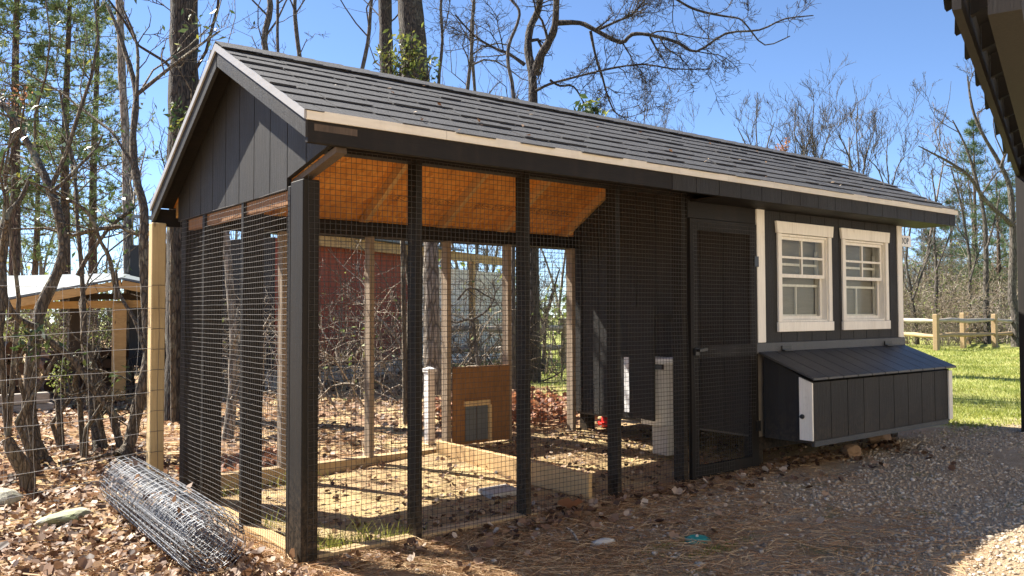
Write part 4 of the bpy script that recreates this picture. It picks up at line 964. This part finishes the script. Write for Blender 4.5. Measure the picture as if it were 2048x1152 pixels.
for i, (px, dp, r, h, lb) in enumerate(((1800, 44, 3, 5.5, 'tall yellow green thicket far behind the coop sign'), (1850, 48, 3, 6.5, 'tall yellow green thicket far behind the corner fence post'), (1905, 42, 3, 5.5, 'tall yellow green thicket far behind the gate leg'), (1955, 50, 3, 6.5, 'tall yellow green thicket behind the straight dark trunk'), (2005, 44, 3, 5.5, 'tall yellow green thicket far behind the crooked bare tree'), (2050, 50, 3, 6, 'tall yellow green thicket far behind the edge post'))):
    p = at(px, 690, dp); thicket('tall_thicket', lb, p, r, h, 260 + i, 'haze_wood', 70, 8, 'tall thickets beyond the lawn', lim=.012, leafn=1500, lsz=.16)
# lone crooked saplings behind the run
px_tree('crooked_sapling', 'crooked dark sapling over the pet door panel', 'tree', [([(962, 765), (952, 700), (944, 640), (915, 645), (900, 642)], 8, 3, .2), ([(944, 640), (975, 620), (990, 590), (985, 560)], 5, 2, .2), ([(915, 600), (940, 575), (970, 590), (990, 600)], 5, 2, .1)], BG, 11, 95, 2, 1.3, None, 0, lim=.003, L0=.6, t0=.1)
px_tree('crooked_sapling', 'slanting pale sapling crossing the red wall', 'tree', [([(812, 770), (805, 700), (775, 655), (745, 625), (720, 600)], 8, 3, .2), ([(690, 760), (672, 700), (690, 670), (660, 640)], 6, 2, .2)], M['bark_pale'], 10.5, 96, 2, 1.2, None, 0, lim=.003, L0=.6, t0=.1)
px_tree('bare_tree', 'dark forked bare tree left of the hen house inner wall', 'tree', [([(1086, 760), (1088, 700), (1092, 640), (1105, 590), (1118, 540)], 11, 3, .2), ([(1090, 660), (1072, 610), (1060, 560)], 6, 2, .2)], BG, 15, 97, 3, 1.3, None, 0, lim=.0035, L0=1., t0=.1)
px_tree('oak_tree', 'grey trunk directly behind the rear stud of the run', 'tree', [([(866, 790), (864, 650), (862, 500), (860, 300)], 34, 28, .2)], M['bark_pale'], 9.5, 98, 1, .5, None, 0, lim=.005, t0=.7)
px_tree('laurel_tree', 'smooth leaning trunk seen through the gable mesh', 'tree', [([(452, 900), (462, 820), (468, 700), (462, 600), (450, 450)], 22, 14, .2), ([(464, 800), (480, 760), (500, 690)], 8, 4, .2)], M['bark_pale'], 8.0, 99, 2, .8, None, 0, lim=.003)

# ------------------------------------------------------------------ red building and lean-to behind the run
rb0 = np.array([3.45, 7.95]); rd_ = nrm([.897, .44]); rn_ = np.array([-rd_[1], rd_[0]])
red = thing('red_shed', 'red timber shed with pale metal roof behind the run', 'shed', (rb0[0], rb0[1], 0))
def rw(s, d, z): return (rb0[0] + rd_[0] * s + rn_[0] * d, rb0[1] + rd_[1] * s + rn_[1] * d, z)
WL = 3.3
obj('foundation', MB().prism([rw(-.5, 0, -.2), rw(WL, 0, -.2), rw(WL, 0, .42), rw(-.5, 0, .42)], (*(rn_ * .2), 0)), M['concrete'], red)
k = -.5
while k < WL - .01:
    e = min(k + .2, WL); obj('siding_board', MB().prism([rw(k + .006, .015 + .004 * random.random(), .44), rw(e - .006, .015, .44), rw(e - .006, .015, 2.35), rw(k + .006, .015, 2.35)], (*(rn_ * .02), 0)), M['red_wall'], red); k += .2
obj('wall_backing', MB().prism([rw(-.5, .05, .43), rw(WL, .05, .43), rw(WL, .05, 2.36), rw(-.5, .05, 2.36)], (*(rn_ * 3), 0)), M['dark_wood'], red)
obj('eave_beam', MB().prism([rw(-.7, -.25, 2.28), rw(WL + 3.7, -.25, 2.28), rw(WL + 3.7, -.25, 2.45), rw(-.7, -.25, 2.45)], (*(rn_ * .06), 0)), M['beam'], red)
obj('roof', MB().prism([rw(-.8, -.35, 2.46), rw(-.8, 3.0, 2.8), rw(-.8, 3.0, 2.84), rw(-.8, -.35, 2.50)], (*(rd_ * (WL + 1.9)), 0)), M['metal_roof'], red)
for s in (WL + 1.7, WL + 3.4): obj('post', MB().prism([rw(s, -.22, -.1), rw(s + .1, -.22, -.1), rw(s + .1, -.22, 2.3), rw(s, -.22, 2.3)], (*(rn_ * .1), 0)), M['beam'], red)
k = WL + .06
while k < WL + 4.6:
    obj('back_board', MB().prism([rw(k, .6, .05), rw(k + .19, .6, .05), rw(k + .19, .6, 2.2), rw(k, .6, 2.2)], (*(rn_ * .02), 0)), M['grey_wall'], red); k += .2

# ------------------------------------------------------------------ pavilion and firewood on the left
pav = thing('pavilion', 'open timber pavilion with pale metal roof in the woods at left', 'pavilion', tuple(at(150, 800, 11.5)))
pc = at(150, 700, 11.2); pu = nrm([1.0, .12, 0])[:2]; pn = np.array([-pu[1], pu[0]])
def pw(s, d, z): return (pc[0] + pu[0] * s + pn[0] * d, pc[1] + pu[1] * s + pn[1] * d, z)
ga = float(gz(pc[0], pc[1]))
R1, R2, R3, R4 = at(-90, 618, 10.8), at(243, 559, 11.2), at(256, 549, 15.2), at(-70, 557, 15.)
R5, R6 = at(335, 577, 11.5), at(350, 560, 15.4)
for q in ([R1, R2, R3, R4], [R2, R5, R6, R3]): obj('roof', MB().prism(q, (0, 0, .03)), M['metal_roof'], pav)
dn_ = np.array([0, 0, -.065])
for p, q in ((R1, R2), (R2, R5)): obj('fascia', MB().bar(p + dn_, q + dn_, .05, .11), M['beam'], pav)
for f in np.linspace(.12, .95, 7):
    p, q = R1 + (R2 - R1) * f, R4 + (R3 - R4) * f; obj('rafter', MB().bar(p + dn_ + (q - p) * .02, q + dn_, .05, .10), M['dark_wood'], pav)
for f in (.4, .85):
    p, q = R2 + (R5 - R2) * f, R3 + (R6 - R3) * f; obj('rafter', MB().bar(p + dn_ + (q - p) * .02, q + dn_, .05, .10), M['dark_wood'], pav)
obj('beam', MB().bar(at(-60, 613, 11.3), at(330, 607, 11.7), .06, .10), M['beam'], pav)
obj('beam', MB().bar(at(-60, 612, 14.6), at(330, 607, 15.), .06, .12), M['beam'], pav)
obj('tie_beam', MB().bar(at(10, 596, 12.4), at(300, 592, 12.8), .07, .09), M['brown_wood'], pav)
for px, d, zt, mt in ((149, 12.4, 594, 'brown_wood'), (239, 11.5, 606, 'beam'), (-40, 11.2, 612, 'beam'), (-20, 14.7, 608, 'beam'), (320, 15., 604, 'beam')):
    t_ = at(px, zt, d); g = float(gz(t_[0], t_[1])); obj('post', MB().box((t_[0] - .075, t_[1] - .075, g - .1), (t_[0] + .075, t_[1] + .075, t_[2])), M[mt], pav)
# stacked firewood: logs of one kind share a mesh
def log_mesh(L, r, sd):
    rg = np.random.default_rng(sd); mb = MB(); k = 9; V = []
    for z in (0, L / 2, L):
        for i in range(k): a = 6.283 * i / k; q = r * (1 + .12 * rg.normal()); V.append((z, q * math.cos(a), q * math.sin(a)))
    F = [(j * k + i, j * k + (i + 1) % k, (j + 1) * k + (i + 1) % k, (j + 1) * k + i) for j in range(2) for i in range(k)] + [tuple(range(k - 1, -1, -1)), tuple(range(2 * k, 3 * k))]
    return mb.add(V, F).mesh('log')
LG = [log_mesh(.5, .085, i) for i in range(3)]
for l in LG: l.materials.append(M['firewood'])
row = 0
for pile, (s0, n, rows, dd) in enumerate(((-2.4, 13, 5, 1.6), (.25, 8, 4, 2.3))):
    p0 = pw(s0, dd, ga)
    pt = thing('firewood_stack', ('long low stack of split firewood under the left of the pavilion', 'shorter firewood stack behind the pavilion right post')[pile], 'firewood', p0)
    for r_ in range(rows):
        for c_ in range(n - r_ % 2):
            q = np.array(pw(s0 + .09 + c_ * .175 + .0875 * (r_ % 2), dd, ga + .085 + r_ * .155))
            o = bpy.data.objects.new('log', LG[(r_ + c_ * 2) % 3]); col.objects.link(o); o.parent = pt; o.location = q - np.array(p0)
            o.rotation_euler = (random.uniform(0, 6), random.gauss(0, .04), math.atan2(pn[1], pn[0]) + random.gauss(0, .05))
# low timber bed edge in front of the stacks
lb_ = thing('timber_bed', 'low weathered timber edging before the firewood at left', 'edging', tuple(pw(-2.4, -1.2, 0)))
for r_ in range(2): obj('sleeper', MB().bar(pw(-3.2, -.9, ga + .06 + r_ * .135), pw(-.52 - .05 * r_, -.9, ga + .06 + r_ * .135), .13, .125), M['grey_rail'], lb_, bevel=.01)
# broken stump and fallen limbs at the left edge
sp_ = Tubes(); sp_.add([at(58, 1010, 5.9), at(54, 950, 5.9), at(40, 925, 5.85), at(24, 900, 5.8), at(14, 878, 5.8)], [.05, .055, .055, .045, .035], 9)
tag(sp_.build('broken_stump', M['bark_laurel']), 'broken dark stub of trunk standing at the left edge', 'stump')
for i, (pp, w, lb) in enumerate((([(-20, 960), (40, 938), (90, 925), (140, 932), (192, 938)], .028, 'long fallen limb lying past the broken stub'), ([(-20, 975), (30, 955), (70, 945)], .022, 'short fallen limb nearest the left edge'), ([(120, 918), (170, 908), (215, 903), (260, 895), (300, 878)], .025, 'fallen limb lying to the pale timber post'))):
    fl_ = Tubes(); P = []
    for q in pp:
        r_ = FWD + RGT * (q[0] - 1024) / FOC + UPV * (576 + SHY - q[1]) / FOC; t_ = (.05 - CAM[2]) / r_[2]; P.append(CAM + r_ * t_)
    P = [np.array([p[0], p[1], float(gz(p[0], p[1])) + w * .7]) for p in P]
    fl_.add(P, np.linspace(w, w * .6, len(P)), 8); tag(fl_.build('fallen_limb', M['bark_laurel']), lb, 'branch')

# ------------------------------------------------------------------ split rail fences
def rail_fence(label, pts, zr, seed, mats):
    rg = np.random.default_rng(seed); t_ = thing('rail_fence', label, 'fence', (pts[0][0], pts[0][1], float(gz(*pts[0]))))
    for i, p in enumerate(pts):
        g = float(gz(*p)); obj('post', MB().box((p[0] - .065, p[1] - .065, g - .1), (p[0] + .065, p[1] + .065, g + zr[-1] + .18)), M['rail'], t_, bevel=.015)
        if i:
            a = pts[i - 1]
            for j, z in enumerate(zr):
                tb = Tubes(); n = 5; r0 = .065
                tb.add([(a[0] + (p[0] - a[0]) * s, a[1] + (p[1] - a[1]) * s, float(gz(a[0] + (p[0] - a[0]) * s, a[1] + (p[1] - a[1]) * s)) + z + rg.normal() * .015) for s in np.linspace(0, 1, n)], [r0 * .6, r0, r0 * 1.1, r0, r0 * .6], 6)
                tb.build('rail', M[mats[j % len(mats)]], t_, sm=False)
    return t_
def gpt(px, dp): p = at(px, 700, dp); return (p[0], p[1])
f1 = rail_fence('split rail fence along the lawn behind the far corner', [gpt(1700, 27), gpt(1790, 25.5), gpt(1873, 22.5), gpt(1990, 24.5), gpt(2110, 26.5)], (.40, .80), 3, ('rail', 'grey_rail'))
f2 = rail_fence('split rail gate leg turning back behind the corner post', [gpt(1927, 24), gpt(1937, 27), gpt(1965, 30)], (.2, .5, .85), 4, ('rail',))
f3 = rail_fence('weathered rail fence seen through the run', [gpt(860, 16), gpt(950, 16), gpt(1040, 16.5), gpt(1130, 17)], (.36, .76), 5, ('grey_rail',))
wfm = thing('garden_fence', 'grey wire mesh panel behind the rail fence', 'fence', (*gpt(1900, 25.5), 0))
tb = Tubes()
for s in np.linspace(0, 1, 40): p = gpt(1878 + 50 * s, 24.2); tb.add([(p[0], p[1], z + .1) for z in (0, .4, .8)], [.003] * 3, 3)
for z in np.linspace(.1, .9, 10): tb.add([(*gpt(1878 + 50 * s, 24.2), z) for s in (0, .5, 1)], [.003] * 3, 3)
tb.build('wire_panel', M['wire'], wfm, 'stuff')

# far wood: one hazy mass of thin trunks and twigs all round the view
rg = np.random.default_rng(300); fw = Tubes(); LC = []
for i in range(330):
    px = rg.uniform(-700, 2900); dp = rg.uniform(42, 95)
    p = at(px, 640, dp); g = float(gz(p[0], p[1])); h = rg.uniform(5, 11.) if 1150 < px < 2100 else rg.uniform(6, 14)
    n = 6; P = [np.array([p[0], p[1], g - .2])]; d = np.array([0, 0, 1.])
    for k in range(n - 1): d = nrm(d + rg.normal(size=3) * .07); P.append(P[-1] + d * h / (n - 1))
    rr = np.linspace(rg.uniform(.08, .18), .03, n); fw.add(P, rr, 5)
    branchify(fw, P, rr * .5, rg, 1, 2, 2.2, .8, h * .32, .45, .016, .2)
    for _ in range(3): LC.append((p[0] + rg.normal() * 1.2, p[1] + rg.normal() * 1.2, g + rg.uniform(.2, 2.6)))
fw.build('distant_woods', M['haze_wood'], kind='stuff')
LC = np.array(LC); LC = np.repeat(LC, 40, 0) + rg.normal(size=(len(LC) * 40, 3)) * np.array([1.3, 1.3, .9])
leaves('distant_undergrowth', LC, .35 * rg.uniform(.5, 1.3, len(LC)), rg, M['brush_leaf'], None, 'stuff', .6, .3)

# ------------------------------------------------------------------ ground cover
def visible(x, y, m=40):
    P = np.stack([x, y, np.zeros_like(x)], -1) - CAM; c = P @ FWD
    u = 1024 + FOC * (P @ RGT) / np.maximum(c, .01); v = 576 + SHY - FOC * (P @ UPV) / np.maximum(c, .01)
    return (c > .5) & (u > -m) & (u < 2048 + m) & (v < 1152 + m * 2)
# gravel stones
ICO_V = None
import bmesh
bm = bmesh.new(); bmesh.ops.create_icosphere(bm, subdivisions=1, radius=1); ICO_V = np.array([v.co[:] for v in bm.verts]); ICO_F = np.array([[v.index for v in f.verts] for f in bm.faces]); bm.free()
def stones(x, y, s, rg, rn):
    n = len(x); k = len(ICO_V)
    V = ICO_V[None] * (1 + .28 * rg.normal(size=(n, k, 1)).clip(-1.2, 1.2)); V = V * (s[:, None, None] * rg.uniform(.6, 1.25, (n, 1, 3)) * np.array([1, 1, .7]))
    a = rg.uniform(0, 6.28, n); c_, s_ = np.cos(a)[:, None], np.sin(a)[:, None]
    V = np.stack([V[..., 0] * c_ - V[..., 1] * s_, V[..., 0] * s_ + V[..., 1] * c_, V[..., 2]], -1)
    V[..., 0] += x[:, None]; V[..., 1] += y[:, None]; V[..., 2] += (gz(x, y) + s * .25)[:, None]
    F = ICO_F[None] + (np.arange(n) * k)[:, None, None]
    return V.reshape(-1, 3), F.reshape(-1, 3), np.repeat(rn, k)
rg = np.random.default_rng(11)
N = 130000; x = rg.uniform(-.1, 9.5, N); y = rg.uniform(-3.2, .25, N)
wob = .5 * np.sin(x * 2.3 + y * 3) + .4 * np.sin(x * 5.1 - y * 4.3) + .3 * np.sin(x * 9 + y * 11)
dn = smooth(.7, 3.6, x - .8 * y + wob * .9) * smooth(.12, -.25, y + .07 * wob) * (1 - .85 * smooth(.1, .7, np.sin(x * 1.7 + 1) * np.sin(y * 2.9 + 2) + .3 * wob))
dn = np.maximum(dn, .05 * smooth(.0, -.1, y)); dn *= smooth(9.5, 6.5, x) * .75 + .25
keep = (rg.random(N) < dn * .42) & visible(x, y); x, y = x[keep], y[keep]; n = len(x)
s = .0040 + .0029 * rg.gamma(1.3, 1.0, n).clip(0, 4.2)
s = np.where(rg.random(n) < .004, rg.uniform(.016, .026, n), s)
V, F, rn = stones(x, y, s, rg, np.clip(rg.beta(2, 2.2, n), 0, 1)); mesh_np('gravel', V, F, M['pebble'], None, rn, False, 'stuff')

def scatter_leaves(name, x, y, size, rg, mat, lift=.02):
    n = len(x); a = rg.uniform(0, 6.28, n); c_ = np.stack([np.cos(a), np.sin(a), rg.normal(0, .35, n)], -1); c_ /= np.linalg.norm(c_, axis=1)[:, None]
    up = np.stack([rg.normal(0, .75, n), rg.normal(0, .75, n), np.ones(n)], -1); b = np.cross(up, c_); b /= np.linalg.norm(b, axis=1)[:, None]; nn = np.cross(c_, b)
    C = np.stack([x, y, gz(x, y) + lift * rg.uniform(.15, 1.0, n)], -1); s = size[:, None]; cu = rg.uniform(.05, .75, n)[:, None]
    rows = []
    for t_, w in ((-.5, .10), (-.2, .40), (.0, .26), (.22, .36), (.5, .04)):
        lo = C + c_ * s * t_ + nn * s * cu * (4 * t_ * t_ - .3) * .6
        for sg in (-1, 1): rows.append(lo + b * s * w * sg + nn * s * cu * w * 1.2)
    V = np.stack(rows, 1); k = 10
    f = np.array([[0, 1, 3, 2], [2, 3, 5, 4], [4, 5, 7, 6], [6, 7, 9, 8]]); F = (f[None] + (np.arange(n) * k)[:, None, None]).reshape(-1, 4)
    return mesh_np(name, V.reshape(-1, 3), F, M[mat], None, np.repeat(rg.random(n), k), False, 'stuff')
rg = np.random.default_rng(12)
N = 30000; x = rg.uniform(-3, .35, N); y = rg.uniform(-.4, 9, N)
wob = np.sin(x * 2.7 + 1) * np.sin(y * 2.1) + .5 * np.sin(x * 6 + y * 5)
dn = np.where(y < 1.7, 1.0, .30 + .45 * smooth(-.1, .7, wob)) * smooth(-.02, -.14, x - .18 * (y > 2.2) * y * 2) * np.where(y > 4.5, .9, 1.)
dn = np.maximum(dn, .0); keep = (rg.random(N) < dn) & visible(x, y); x, y = x[keep], y[keep]
scatter_leaves('leaf_litter', x, y, .020 + .075 * rg.beta(1.3, 3.2, len(x)), rg, 'dead_leaf', .055)
N = 12000; x = rg.uniform(.05, 7.5, N); y = rg.uniform(2.1, 11, N)
keep = (rg.random(N) < .5 * smooth(3.2, 1.2, x - .5 * y) + .05) & visible(x, y); x, y = x[keep], y[keep]
scatter_leaves('leaf_litter', x, y, rg.uniform(.035, .08, len(x)), rg, 'dead_leaf', .03)
N = 6000; x = rg.uniform(.1, 5.8, N); y = rg.uniform(.02, 2.0, N); keep = rg.random(N) < np.where(x < 2.05, .25 + .5 * smooth(.9, .4, y) * smooth(.4, 1., x), .6); x, y = x[keep], y[keep]
scatter_leaves('run_litter', x, y, rg.uniform(.012, .05, len(x)), rg, 'dead_leaf', .02)
N = 800; x = rg.uniform(-.2, 5.4, N); y = -np.abs(rg.normal(0, .35, N)) - .03; k = visible(x, y) & (rg.random(N) < np.where(y > -.25, .9, .3)); x, y = x[k], y[k]
scatter_leaves('fallen_leaves', x, y, rg.uniform(.03, .075, len(x)), rg, 'dead_leaf', .03)
N = 1300; x = rg.uniform(2.75, 4.2, N); y = rg.uniform(2.15, 3.4, N); scatter_leaves('rusty_leaf_heap', x, y, rg.uniform(.04, .09, N), rg, 'red_leaf', .28)
N = 500; x = rg.uniform(.2, 1.0, N); y = rg.uniform(2.15, 2.8, N); scatter_leaves('rusty_leaf_heap', x, y, rg.uniform(.04, .09, N), rg, 'red_leaf', .1)
rl_ = np.random.default_rng(77); n_ = 46; s_ = rl_.uniform(.04, .98, n_); a_ = rl_.uniform(-.2, 2.6, n_); q_ = rl_.uniform(.5, 1.04, n_) * .17
C_ = N0 + ax * (s_ * LN)[:, None] + eu * (np.cos(a_) * q_)[:, None] + ev * (np.sin(a_) * q_)[:, None]
leaves('snagged_leaves', C_, rl_.uniform(.025, .07, n_), rl_, M['dead_leaf'], roll, 'stuff', .55, .3)
n_ = 46; x_ = rl_.uniform(XL, XR, n_); f_ = rl_.uniform(0, 1, n_) ** 1.3; y_ = FY + (RY - FY) * f_
C_ = np.stack([x_, y_, np.array([roofz(v) for v in y_]) + .012], -1)
leaves('roof_leaves', C_, rl_.uniform(.015, .05, n_), rl_, M['dead_leaf'], None, 'stuff', .5, 3.)
# one big curled leaf heap by the stud
tag(scatter_leaves('curled_leaf', np.array([1.70]), np.array([-.09]), np.array([.16]), np.random.default_rng(4), 'red_leaf', .07), 'large curled orange leaf at the foot of the third stud', 'leaf')
bpy.data.objects['curled_leaf']['kind'] = 'thing'

def straws(name, x, y, ln, rg, mat, r=.0011, lift=.02, upz=.12):
    n = len(x); a = rg.uniform(0, 6.28, n); d = np.stack([np.cos(a), np.sin(a), rg.normal(0, upz, n)], -1); b = np.stack([-np.sin(a), np.cos(a), np.zeros(n)], -1); bend = rg.normal(0, .14, n)[:, None]
    C = np.stack([x, y, gz(x, y) + rg.uniform(.002, lift, n)], -1); l = ln[:, None]
    V = []
    for t_ in (-.5, 0, .5):
        p = C + d * l * t_ + b * l * bend * (1 - 4 * t_ * t_); w = b * r + np.array([0, 0, r * .8]); V += [p - w, p + w]
    V = np.stack(V, 1); f = np.array([[0, 1, 3, 2], [2, 3, 5, 4]]); F = (f[None] + (np.arange(n) * 6)[:, None, None]).reshape(-1, 4)
    return mesh_np(name, V.reshape(-1, 3), F, M[mat], None, np.repeat(rg.random(n), 6), False, 'stuff')
rg = np.random.default_rng(13)
N = 70000; x = rg.uniform(-.75, 5.5, N); y = rg.uniform(-2.2, .05, N)
wob = np.sin(x * 3.1 + 2) * np.sin(y * 4.2 + 1) + .6 * np.sin(x * 7 - y * 6)
dn = smooth(4.4, 1.2, x - .5 * y + .6 * wob) * (.35 + .65 * smooth(-.5, .5, wob)) + .5 * smooth(-.34, -.1, y) * smooth(5, 3.4, x)
keep = (rg.random(N) < dn) & visible(x, y); x, y = x[keep], y[keep]
straws('pine_straw', x, y, rg.uniform(.06, .15, len(x)), rg, 'straw', .0010, .022)
N = 7000; x = rg.uniform(-1.6, .1, N); y = rg.uniform(-.4, 1.0, N); k = visible(x, y); straws('pine_straw', x[k], y[k], rg.uniform(.06, .16, k.sum()), rg, 'straw', .0011, .03)
N = 420; x = rg.uniform(-2.2, .0, N); y = rg.uniform(-.2, 2.6, N); k = visible(x, y); straws('fallen_twigs', x[k], y[k], rg.uniform(.06, .30, k.sum()), rg, 'straw', .0028, .06, .06)
N = 2500; x = rg.uniform(-2.5, 2.2, N); y = rg.uniform(2.2, 7, N); k = visible(x, y); straws('fallen_twigs', x[k], y[k], rg.uniform(.08, .5, k.sum()), rg, 'straw', .003, .04, .08)

def blades(name, x, y, h, w, rg, mat='grass', parent=None, lean=.35):
    n = len(x); a = rg.uniform(0, 6.28, n); b = np.stack([np.cos(a), np.sin(a), np.zeros(n)], -1); ld = np.stack([rg.normal(0, lean, n), rg.normal(0, lean, n), np.ones(n)], -1)
    C = np.stack([x, y, gz(x, y) - .004], -1); H = h[:, None]; W = np.broadcast_to(np.asarray(w), (n,))[:, None]
    mid = C + ld * H * .55; tip = C + ld * H + (ld - np.array([0, 0, 1])) * H * .5
    V = np.stack([C - b * W, C + b * W, mid - b * W * .8, mid + b * W * .8, tip - b * W * .1, tip + b * W * .1], 1)
    f = np.array([[0, 1, 3, 2], [2, 3, 5, 4]]); F = (f[None] + (np.arange(n) * 6)[:, None, None]).reshape(-1, 4)
    pt_ = .22 * np.sin(x * 1.3 + 2) * np.sin(y * 1.9 + x * .4) + .14 * np.sin(x * 3.7 + y * 2.2) if name == 'lawn_grass' else 0
    return mesh_np(name, V.reshape(-1, 3), F, M[mat], parent, np.repeat(np.clip(rg.beta(2, 2.4, n) + pt_, 0, 1), 6), False, 'stuff')
rg = np.random.default_rng(14)
N = 300000; x = rg.uniform(6.2, 24, N); y = rg.uniform(-1.0, 9, N); d = np.hypot(x - CAM[0], y - CAM[1])
wob = np.sin(x * 1.7 + 1) * np.sin(y * 2.3) + .6 * np.sin(x * 4 + y * 3)
keep = visible(x, y, 20) & (rg.random(N) < np.clip(10 / d, 0, 1) ** 1.5) & (x > 6.75 + .12 * wob) & (y > -.35 + .1 * wob) & (rg.random(N) < .55 + .4 * smooth(-.6, .4, wob)); x, y, d = x[keep], y[keep], d[keep]
u = 1024 + FOC * ((np.stack([x, y, 0 * x], -1) - CAM) @ RGT) / ((np.stack([x, y, 0 * x], -1) - CAM) @ FWD); k = u > 1780; x, y, d = x[k], y[k], d[k]
blades('lawn_grass', x, y, rg.uniform(.025, .06, len(x)), .0022 + .0006 * d / 4, rg)
N = 26000; x = rg.uniform(4, 15, N); y = rg.uniform(3, 17, N); k = visible(x, y) & (x - .5 * y > 3.0); blades('lawn_grass', x[k], y[k], rg.uniform(.03, .07, k.sum()), .006, rg)
# grass tufts in the run and moss outside
gx_, gy_ = [], []
for cx, cy, s, n in ((.22, .13, .09, 170), (.40, .18, .12, 150), (.62, .10, .08, 70), (.20, .40, .08, 60), (.35, 1.86, .12, 90), (.75, 1.8, .1, 70), (.12, .9, .1, 80)):
    gx_.append(rg.normal(cx, s, n)); gy_.append(np.clip(rg.normal(cy, s * .6, n), .03, 1.95))
x = np.concatenate(gx_); y = np.concatenate(gy_); k = (x > .03); blades('run_grass', x[k], y[k], rg.uniform(.04, .15, k.sum()) * rg.uniform(.5, 1, k.sum()), .0022, rg, lean=.3)
gx_, gy_ = [], []
for cx, cy, sx, sy, n in ((1.75, -1.14, .14, .03, 700), (1.66, -.90, .10, .03, 320), (1.35, -1.02, .12, .05, 200), (6.6, -.3, .3, .12, 500)):
    gx_.append(rg.normal(cx, sx, n)); gy_.append(rg.normal(cy, sy, n))
x = np.concatenate(gx_); y = np.concatenate(gy_); blades('moss', x, y, rg.uniform(.008, .02, len(x)), .002, rg)
print('TRIS', sum(len(o.data.polygons) for o in bpy.data.objects if o.type == 'MESH'), 'shingles', sh_n)
